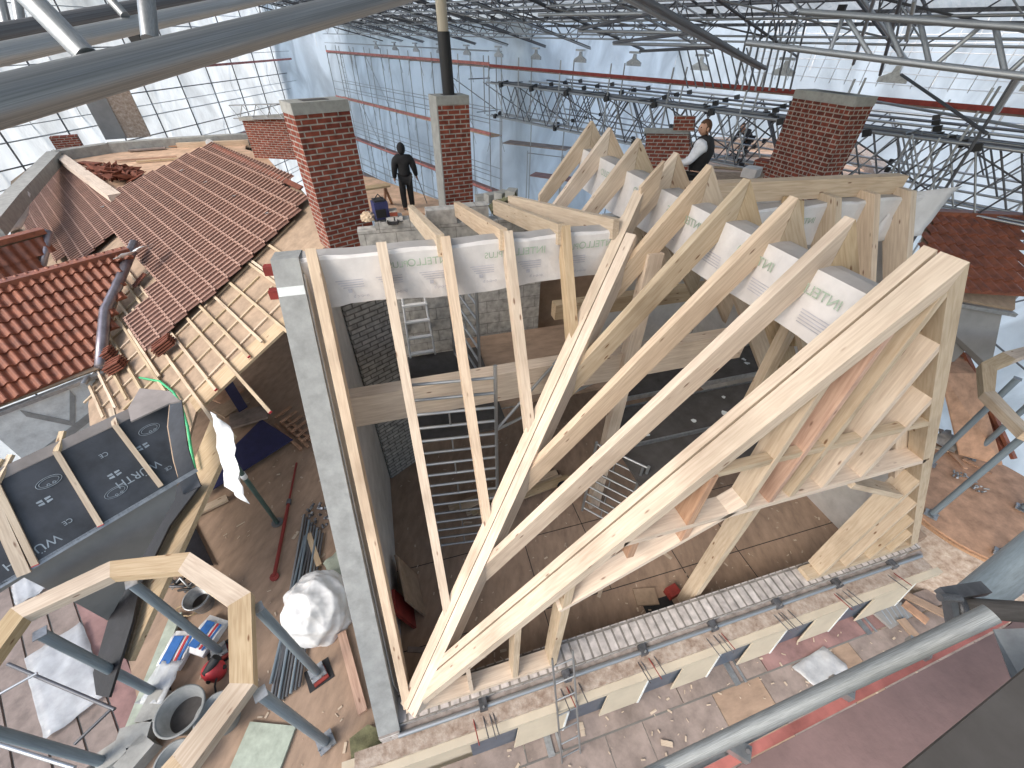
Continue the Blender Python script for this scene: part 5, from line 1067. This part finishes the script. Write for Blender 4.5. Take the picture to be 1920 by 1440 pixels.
for i, (p, q, z0, z1, m, lab) in enumerate((((520, 980), (452, 890), 0, 1.15, GRNP, 'green steel prop standing below the white film bag'), )):
    t = thing('green_prop', lab, 'prop', tuple(PZ(*p, 0))); a = PZ(520, 980, .02); b = PT(440, 870, 5.6); tube('shaft', a, b, .035, m, t, 12); tube('foot_plate', a, a+V((0, 0, .02)), .1, STE, t, 12); tube('white_collar', a.lerp(b, .82), a.lerp(b, .87), .042, WHT, t, 12)
for i, (p, q, wd) in enumerate((((578, 1000), (598, 1060), .09), ((640, 1185), (680, 1335), .12), ((358, 965), (425, 932), .16), ((690, 1185), (655, 1090), .05))):
    o = beam('timber_batten', PZ(*p, .08), PZ(*q, .08), wd, .05, (W2, WR, W1, DEK)[i]); tag(o, ['short light batten beside the coupler pile', 'reddish batten lying against the fire wall foot', 'pale timber with a tenon below the blue sheet', 'grey batten near the bulk bag'][i], 'batten', 'battens on the wing floor')
o = slab('blue_sheet', [PZ(*p, .12) for p in ((375, 932), (395, 880), (490, 786), (549, 824), (460, 880))], (0, 0, 1), .02, BLU); tag(o, 'large dark blue sheet lying on the wing floor', 'sheet')
o = slab('blue_strip', [PZ(*p, .3) for p in ((412, 715), (430, 705), (464, 762), (448, 772))], (0, 0, 1), .02, BLU); tag(o, 'narrow dark blue strip lying beyond the large blue sheet', 'sheet')
for i, (p, q) in enumerate((((405, 752), (445, 725)), ((408, 775), (455, 745)), ((430, 790), (500, 770)))):
    o = beam('old_board', PZ(*p, .15), PZ(*q, .15), .5, .05, (TAN, OSB, DEK)[i]); tag(o, 'old broad board under the wing eaves, %s from the back' % ORD[i], 'board', 'old boards under the wing roof')
t = thing('pallet', 'small wooden pallet grid beside the blue sheet', 'pallet', tuple(PZ(545, 800, 0)))
for k in range(6): a = PZ(516+10*k, 782+9*k, .1); beam('slat', a, a+(PZ(560, 790, .1)-PZ(530, 812, .1))*1.0, .07, .03, TAN, t)
for k in range(3): a = PZ(515+12*k, 795-5*k, .06); beam('stringer', a, a+(PZ(570, 842, .06)-PZ(520, 795, .06)), .06, .05, TAN, t)
t = thing('coupler_pile', 'pile of steel couplers beside the tube bundle', 'couplers', tuple(PZ(600, 970, 0))); rn = random.Random(4)
for k in range(26): a = PZ(588+rn.uniform(-12, 30), 968+rn.uniform(-22, 24), rn.uniform(.02, .12)); tube('coupler', a, a+V((rn.uniform(-.07, .07), rn.uniform(-.07, .07), rn.uniform(-.02, .05))), .024, (STE, STD, STD)[k % 3], t, 8)
t = thing('tool_heap', 'tangle of grey hoses and tools under the ring\'s top edge', 'tools', tuple(PZ(330, 1110, 0))); 
for k in range(7): a = PZ(275+12*k, 1092+3*k, .1); polyline('hose', [a, a+V((.15, .08*(-1)**k, .12)), a+V((.3, -.1, .06)), a+V((.42, .05*(-1)**k, .02))], .022, (STD, STE, BLACK)[k % 3], t)
pts = [PZ(350+22*cos(k*.5)*(1-.01*k), 1145+10*sin(k*.5), .03+.002*k) for k in range(30)]; o = polyline('yellow_cable', pts, .008, W2); tag(o, 'coil of thin yellowish cable near the metal bucket', 'cable')
o = slab('black_bitumen_sheet', [PZ(*p, .05) for p in ((345, 985), (358, 972), (400, 1060), (330, 1045))], (0, 0, 1), .02, BLKM); tag(o, 'black bitumen sheet lying beside the rake timber', 'sheet')
# ------------------------------------------------------------ things around the hooded worker
t = thing('work_table', 'narrow wooden bench beside the tall chimney and hooded worker', 'bench', tuple(PZ(700, 370, 2.96)))
zb = 3.75; beam('top', PZ(668, 354, zb), PZ(728, 345, zb), .3, .05, W2, t)
for x in (722, 735): tube('leg', PZ(722, 352, zb-.1), PZ(x, 382, 2.96), .04, WR, t, 6)
def pz(x, y): return PZ(x, y, 4.55)
t = thing('blue_backpack', 'dark blue tool backpack on the block wall by the tall chimney', 'backpack', tuple(pz(715, 408)))
c = PY(716, 408, 7.2); box('body', c, (.22, .2, .26), BLU, t, rz=15); box('flap', c+V((0, 0, .262)), (.18, .16, .03), BLACK, t, rz=15); polyline('handle', [c+V((-.07, 0, .28)), c+V((0, 0, .36)), c+V((.07, 0, .28))], .01, BLACK, t); box('pocket', c+V((0, -.11, .04)), (.16, .04, .12), CLB, t, rz=15)
c = PY(740, 413, 7.2); t = thing('brick_stack', 'four paver bricks stacked beside the blue backpack', 'bricks', tuple(c))
for k, (dx_, dz) in enumerate(((-.07, 0), (.07, 0), (0, .085))): box('brick', c+V((dx_, 0, dz)), (.12, .2, .08), PLA if k < 2 else RED, t)
c = PY(691, 412, 7.2); o = puff('small yellow and black tool on the wall by the chimney', c, .12, .1, .1, W2, 'tool', 8); o['category'] = 'tool'
c = PY(737, 418, 7.1); t = thing('black_tray', 'small black tray lying on the block wall', 'tray', tuple(c)); box('base', c, (.16, .2, .02), BLACK, t)
for s in (-.08, .08): box('rim', c+V((s, 0, .02)), (.02, .2, .03), BLACK, t)
c = PZ(950, 378, 4.2); o = slab('mossy_slab', [PT(915, 385, 8.6), PT(960, 352, 8.6), PT(968, 362, 8.4), PT(922, 396, 8.4)], (-.3, -.4, .9), .16, MOSS); tag(o, 'mossy slab tilted on the masonry behind the joists', 'slab')
for i in range(4): o = box('loose_block', PT(905+18*i, 380-3*i, 8.9-.1*i), (.3, .2, .16), CAP, rz=20*i); tag(o, 'loose grey block around the mossy slab, %s from the left' % ORD[i], 'block', 'blocks around the mossy slab')

# ------------------------------------------------------------ people
def skin_mesh(name, joints, edges, m, par, lvl=2):
    vs = [j[0] for j in joints]; me = bpy.data.meshes.new(name); o0_ = V(vs[0]); me.from_pydata([tuple(V(v)-o0_) for v in vs], edges, []); me.materials.append(m)
    o = link(name, me, M.Translation(o0_), par); md = o.modifiers.new('skin', 'SKIN'); md.use_smooth_shade = True
    for i, j in enumerate(joints): me.skin_vertices[0].data[i].radius = (j[1], j[2] if len(j) > 2 else j[1])
    me.skin_vertices[0].data[0].use_root = True; s = o.modifiers.new('sub', 'SUBSURF'); s.levels = lvl; s.render_levels = lvl
    return o
def person(lab, base, face, pose, clothes, H=1.75, look=0):
    """face = heading in degrees the person looks at (0 = +y, clockwise)"""
    t = thing('person', lab, 'person', tuple(base)); t['group'] = 'workers on site'
    f = R(face); fw_ = V((sin(f), cos(f), 0)); rt_ = V((cos(f), -sin(f), 0)); b = V(base)
    def L(x, y, z): return b+rt_*x*H+fw_*y*H+V((0, 0, z*H))
    J = pose; top, bot, hairm, hood = clothes
    # body: one continuous figure (skin), clothes as slightly larger shells
    P = {k: L(*v) for k, v in J.items()}; gk = .022 if hood else 0
    def sk(nm, ks, es, m, grow=0.0):
        ks = [k_ for q_, k_ in enumerate(ks) if k_[0] not in [z_[0] for z_ in ks[:q_]]]
        idx = {k: i for i, (k, _) in enumerate(ks)}
        return skin_mesh(nm, [(P[k], (r+grow)*H) for k, r in ks], [(idx[a], idx[c]) for a, c in es], m, t)
    sk('body', [('pelvis', .075), ('waist', .065), ('chest', .082), ('neck0', .06), ('neck', .03), ('head0', .036), ('shL', .038), ('elL', .027), ('wrL', .018), ('haL', .02), ('shR', .038), ('elR', .027), ('wrR', .018), ('haR', .02),
                ('hipL', .055), ('knL', .036), ('anL', .024), ('toL', .02), ('hipR', .055), ('knR', .036), ('anR', .024), ('toR', .02)],
       [('pelvis', 'waist'), ('waist', 'chest'), ('chest', 'neck0'), ('neck0', 'neck'), ('neck', 'head0'), ('neck0', 'shL'), ('shL', 'elL'), ('elL', 'wrL'), ('wrL', 'haL'), ('neck0', 'shR'), ('shR', 'elR'), ('elR', 'wrR'), ('wrR', 'haR'),
        ('pelvis', 'hipL'), ('hipL', 'knL'), ('knL', 'anL'), ('anL', 'toL'), ('pelvis', 'hipR'), ('hipR', 'knR'), ('knR', 'anR'), ('anR', 'toR')], SKIN)
    # head
    hc = P['head']; lk = R(face+look); hf = V((sin(lk), cos(lk), 0)); hr = V((cos(lk), -sin(lk), 0))
    bm = bmesh.new(); bmesh.ops.create_icosphere(bm, subdivisions=3, radius=1)
    for v in bm.verts:
        p = v.co; x, y, z = p.x*.044*H, p.y*.056*H, p.z*.066*H
        if z < 0: x *= 1-.25*(-p.z); y *= 1-.08*(-p.z)
        if p.y > .85 and -.35 < p.z < .15 and abs(p.x) < .3: y += .010*H
        v.co = (x, y, z)
    me = bpy.data.meshes.new('head'); bm.to_mesh(me); bm.free(); me.materials.append(SKIN); me.polygons.foreach_set('use_smooth', [True]*len(me.polygons))
    Mh = M(((hr.x, hf.x, 0, hc.x), (hr.y, hf.y, 0, hc.y), (0, 0, 1, hc.z), (0, 0, 0, 1))); hd_ = link('head', me, Mh, t)
    for s in (-1, 1):
        bm = bmesh.new(); bmesh.ops.create_icosphere(bm, subdivisions=2, radius=1)
        for v in bm.verts: v.co = (v.co.x*.007*H, v.co.y*.013*H, v.co.z*.018*H)
        me = bpy.data.meshes.new('ear'); bm.to_mesh(me); bm.free(); me.materials.append(SKIN); link('ear', me, Mh @ M.Translation((s*.046*H, -.005*H, -.005*H)), hd_)
        tube('eye', Mh @ V((s*.018*H, .048*H, .008*H)), Mh @ V((s*.018*H, .054*H, .008*H)), .005*H, CLB, hd_, 8)
    tube('mouth', Mh @ V((-.014*H, .050*H, -.034*H)), Mh @ V((.014*H, .050*H, -.034*H)), .003*H, RST, hd_, 6)
    bm = bmesh.new(); bmesh.ops.create_icosphere(bm, subdivisions=3, radius=1)
    for v in list(bm.verts):
        p = v.co
        k = 1.0 if not hood else 1.32
        if (p.y > .35 and p.z < .45) or p.z < (-.45 if not hood else -.95): v.co = (p.x*.035*H, min(p.y, .2)*.04*H, p.z*.05*H)
        else: v.co = (p.x*.049*H*k, p.y*.062*H*k-.004*H, p.z*.073*H*(k*.93 if hood else 1)+.003*H)
    me = bpy.data.meshes.new('hair'); bm.to_mesh(me); bm.free(); me.materials.append(hairm); me.polygons.foreach_set('use_smooth', [True]*len(me.polygons)); link('hood' if hood else 'hair', me, Mh, t)
    # hands: five fingers each
    for s, w_, h_ in (('L', 'wrL', 'haL'), ('R', 'wrR', 'haR')):
        d = (P[h_]-P[w_]).normalized(); sd_ = d.cross(fw_).normalized(); js = [(P[h_], .018*H)]; es = []
        for q in range(5):
            o_ = sd_.cross(d)*((q-1.5)*.011*H) if q < 4 else sd_.cross(d)*(-.022*H); l_ = (.036, .042, .040, .033, .024)[q]*H
            i0 = len(js); js += [(P[h_]+o_+d*l_*.45, .0055*H), (P[h_]+o_*1.05+d*l_*.95+sd_*.008*H, .005*H)]; es += [(0, i0), (i0, i0+1)]
        skin_mesh('hand', js, es, SKIN, t, 1)
    tr = sk('trousers', [('pelvis', .080+gk*.5), ('hipL', .062+gk*.4), ('knL', .048+gk*.3), ('anL', .040+gk*.3), ('hipR', .062+gk*.4), ('knR', .048+gk*.3), ('anR', .040+gk*.3)], [('pelvis', 'hipL'), ('hipL', 'knL'), ('knL', 'anL'), ('pelvis', 'hipR'), ('hipR', 'knR'), ('knR', 'anR')], bot)
    for s in 'LR': skin_mesh('boot', [(P['an'+s]-V((0, 0, .005*H)), .03*H), (P['an'+s]*.6+P['to'+s]*.4, .027*H), (P['to'+s], .024*H)], [(0, 1), (1, 2)], BLACK, t, 1)
    sk('jacket' if top[0] is top[1] else 'shirt', [('pelvis', .086+gk), ('waist', .084+gk), ('chest', .098+gk), ('neck0', .068+gk*.5), ('shL', .060+gk*.6), ('elL', .039+gk*.5), ('wrL', .028+gk*.3), ('shR', .060+gk*.6), ('elR', .039+gk*.5), ('wrR', .028+gk*.3), ('neck' if hood else 'chest', .055)],
       ([('neck0', 'neck')] if hood else [])+[('pelvis', 'waist'), ('waist', 'chest'), ('chest', 'neck0'), ('neck0', 'shL'), ('shL', 'elL'), ('elL', 'wrL'), ('neck0', 'shR'), ('shR', 'elR'), ('elR', 'wrR')], top[0])
    if top[0] is not top[1]: sk('vest', [('pelvis', .085), ('waist', .088), ('chest', .126), ('neck0', .084), ('vL', .064), ('vR', .064)], [('pelvis', 'waist'), ('waist', 'chest'), ('chest', 'neck0'), ('neck0', 'vL'), ('neck0', 'vR')], top[1])
    return t, P
stand = dict(pelvis=(0, 0, .52), waist=(0, .005, .61), chest=(0, .0, .71), neck0=(0, -.01, .79), neck=(0, 0, .845), head0=(0, .01, .90), head=(0, .012, .93), shL=(-.115, 0, .80), elL=(-.15, -.01, .64), wrL=(-.165, .05, .50), haL=(-.165, .065, .46),
             shR=(.115, 0, .80), elR=(.165, -.02, .65), wrR=(.19, .04, .52), haR=(.195, .055, .48), vL=(-.085, 0, .81), vR=(.085, 0, .81), hipL=(-.055, 0, .50), knL=(-.065, .02, .28), anL=(-.065, -.01, .04), toL=(-.08, .09, .02), hipR=(.055, 0, .50), knR=(.06, .05, .28), anR=(.065, .06, .045), toR=(.08, .15, .02))
b1 = PZ(768, 394, 2.96)
t, P = person('worker in black hooded jacket walking away between the two left chimneys', b1, -2, stand, ((CLB, CLB), CLB, CLB, True))
o = tube('iron_bar', P['haR']+V((0, 0, .08)), P['haR']+V((.22, .1, -.75)), .012, STD, None, 8); tag(o, 'thin iron bar held low by the hooded worker', 'bar')
p2 = dict(stand); p2.update(elR=(.14, .06, .66), wrR=(.08, .16, .62), haR=(.06, .2, .61), elL=(-.15, .06, .66), wrL=(-.10, .17, .62), haL=(-.08, .2, .61), head=(0, .03, .925), head0=(0, .02, .90))
b2 = V((5.28, 6.72, 4.26))
person('worker with brown hair in white shirt and black vest behind the ridge', b2, -40, p2, ((CLW, CLB), CLB, HAIR, False), look=-45)
p3 = dict(stand); p3.update(pelvis=(0, -.08, .46), waist=(0, .0, .52), chest=(0, .10, .58), neck0=(0, .17, .63), neck=(0, .21, .66), head0=(0, .25, .69), head=(0, .28, .71), shL=(-.11, .16, .63), shR=(.11, .16, .63), vL=(-.08, .16, .64), vR=(.08, .16, .64), elL=(-.13, .24, .5), wrL=(-.12, .3, .38), haL=(-.12, .32, .34), elR=(.13, .24, .5), wrR=(.12, .3, .38), haR=(.12, .32, .34), hipL=(-.055, -.08, .45), hipR=(.055, -.08, .45), knL=(-.07, .04, .26), knR=(.07, .04, .26))
b3 = PZ(1388, 300, 3.1)
person('dark clothed worker bending over under the lattice girders', b3, -100, p3, ((CLB, CLB), CLB, HAIR, False))

# chips and sawdust lying about on the boards
rn = random.Random(77); hv = []; hf = []
for k in range(600):
    if k % 2: x, y, z = rn.uniform(-.7, 7.2), 1.9+5*rn.random()**1.6, .006
    elif k % 4: x, y, z = rn.uniform(-4, -1.3), rn.uniform(1.5, 8), .006
    else: x, y, z = rn.uniform(-1, 8), rn.uniform(0, 1.15), -.98
    if rn.random() < .4: x, y = x-.3*(x-3)*rn.random(), y
    L_ = rn.uniform(.008, .035)*(2.5 if rn.random() < .08 else 1); a = rn.uniform(0, 6.3); c_, s_ = cos(a), sin(a); w_ = L_*rn.uniform(.15, .5); k0 = len(hv)
    for dx_, dy_ in ((-L_, -w_), (L_, -w_), (L_, w_), (-L_, w_)):
        for dz in (0, .006): hv.append((x+dx_*c_-dy_*s_, y+dx_*s_+dy_*c_, z+dz))
    hf += [(k0+1, k0+3, k0+5, k0+7), (k0, k0+1, k0+3, k0+2), (k0+2, k0+3, k0+5, k0+4), (k0+4, k0+5, k0+7, k0+6), (k0+6, k0+7, k0+1, k0)]
o = link('wood_chips', mesh('wood_chips', hv, hf, W1), M.Identity(4)); tag(o, 'pale wood chips and dust scattered over the floors', 'wood chips', kind='stuff')
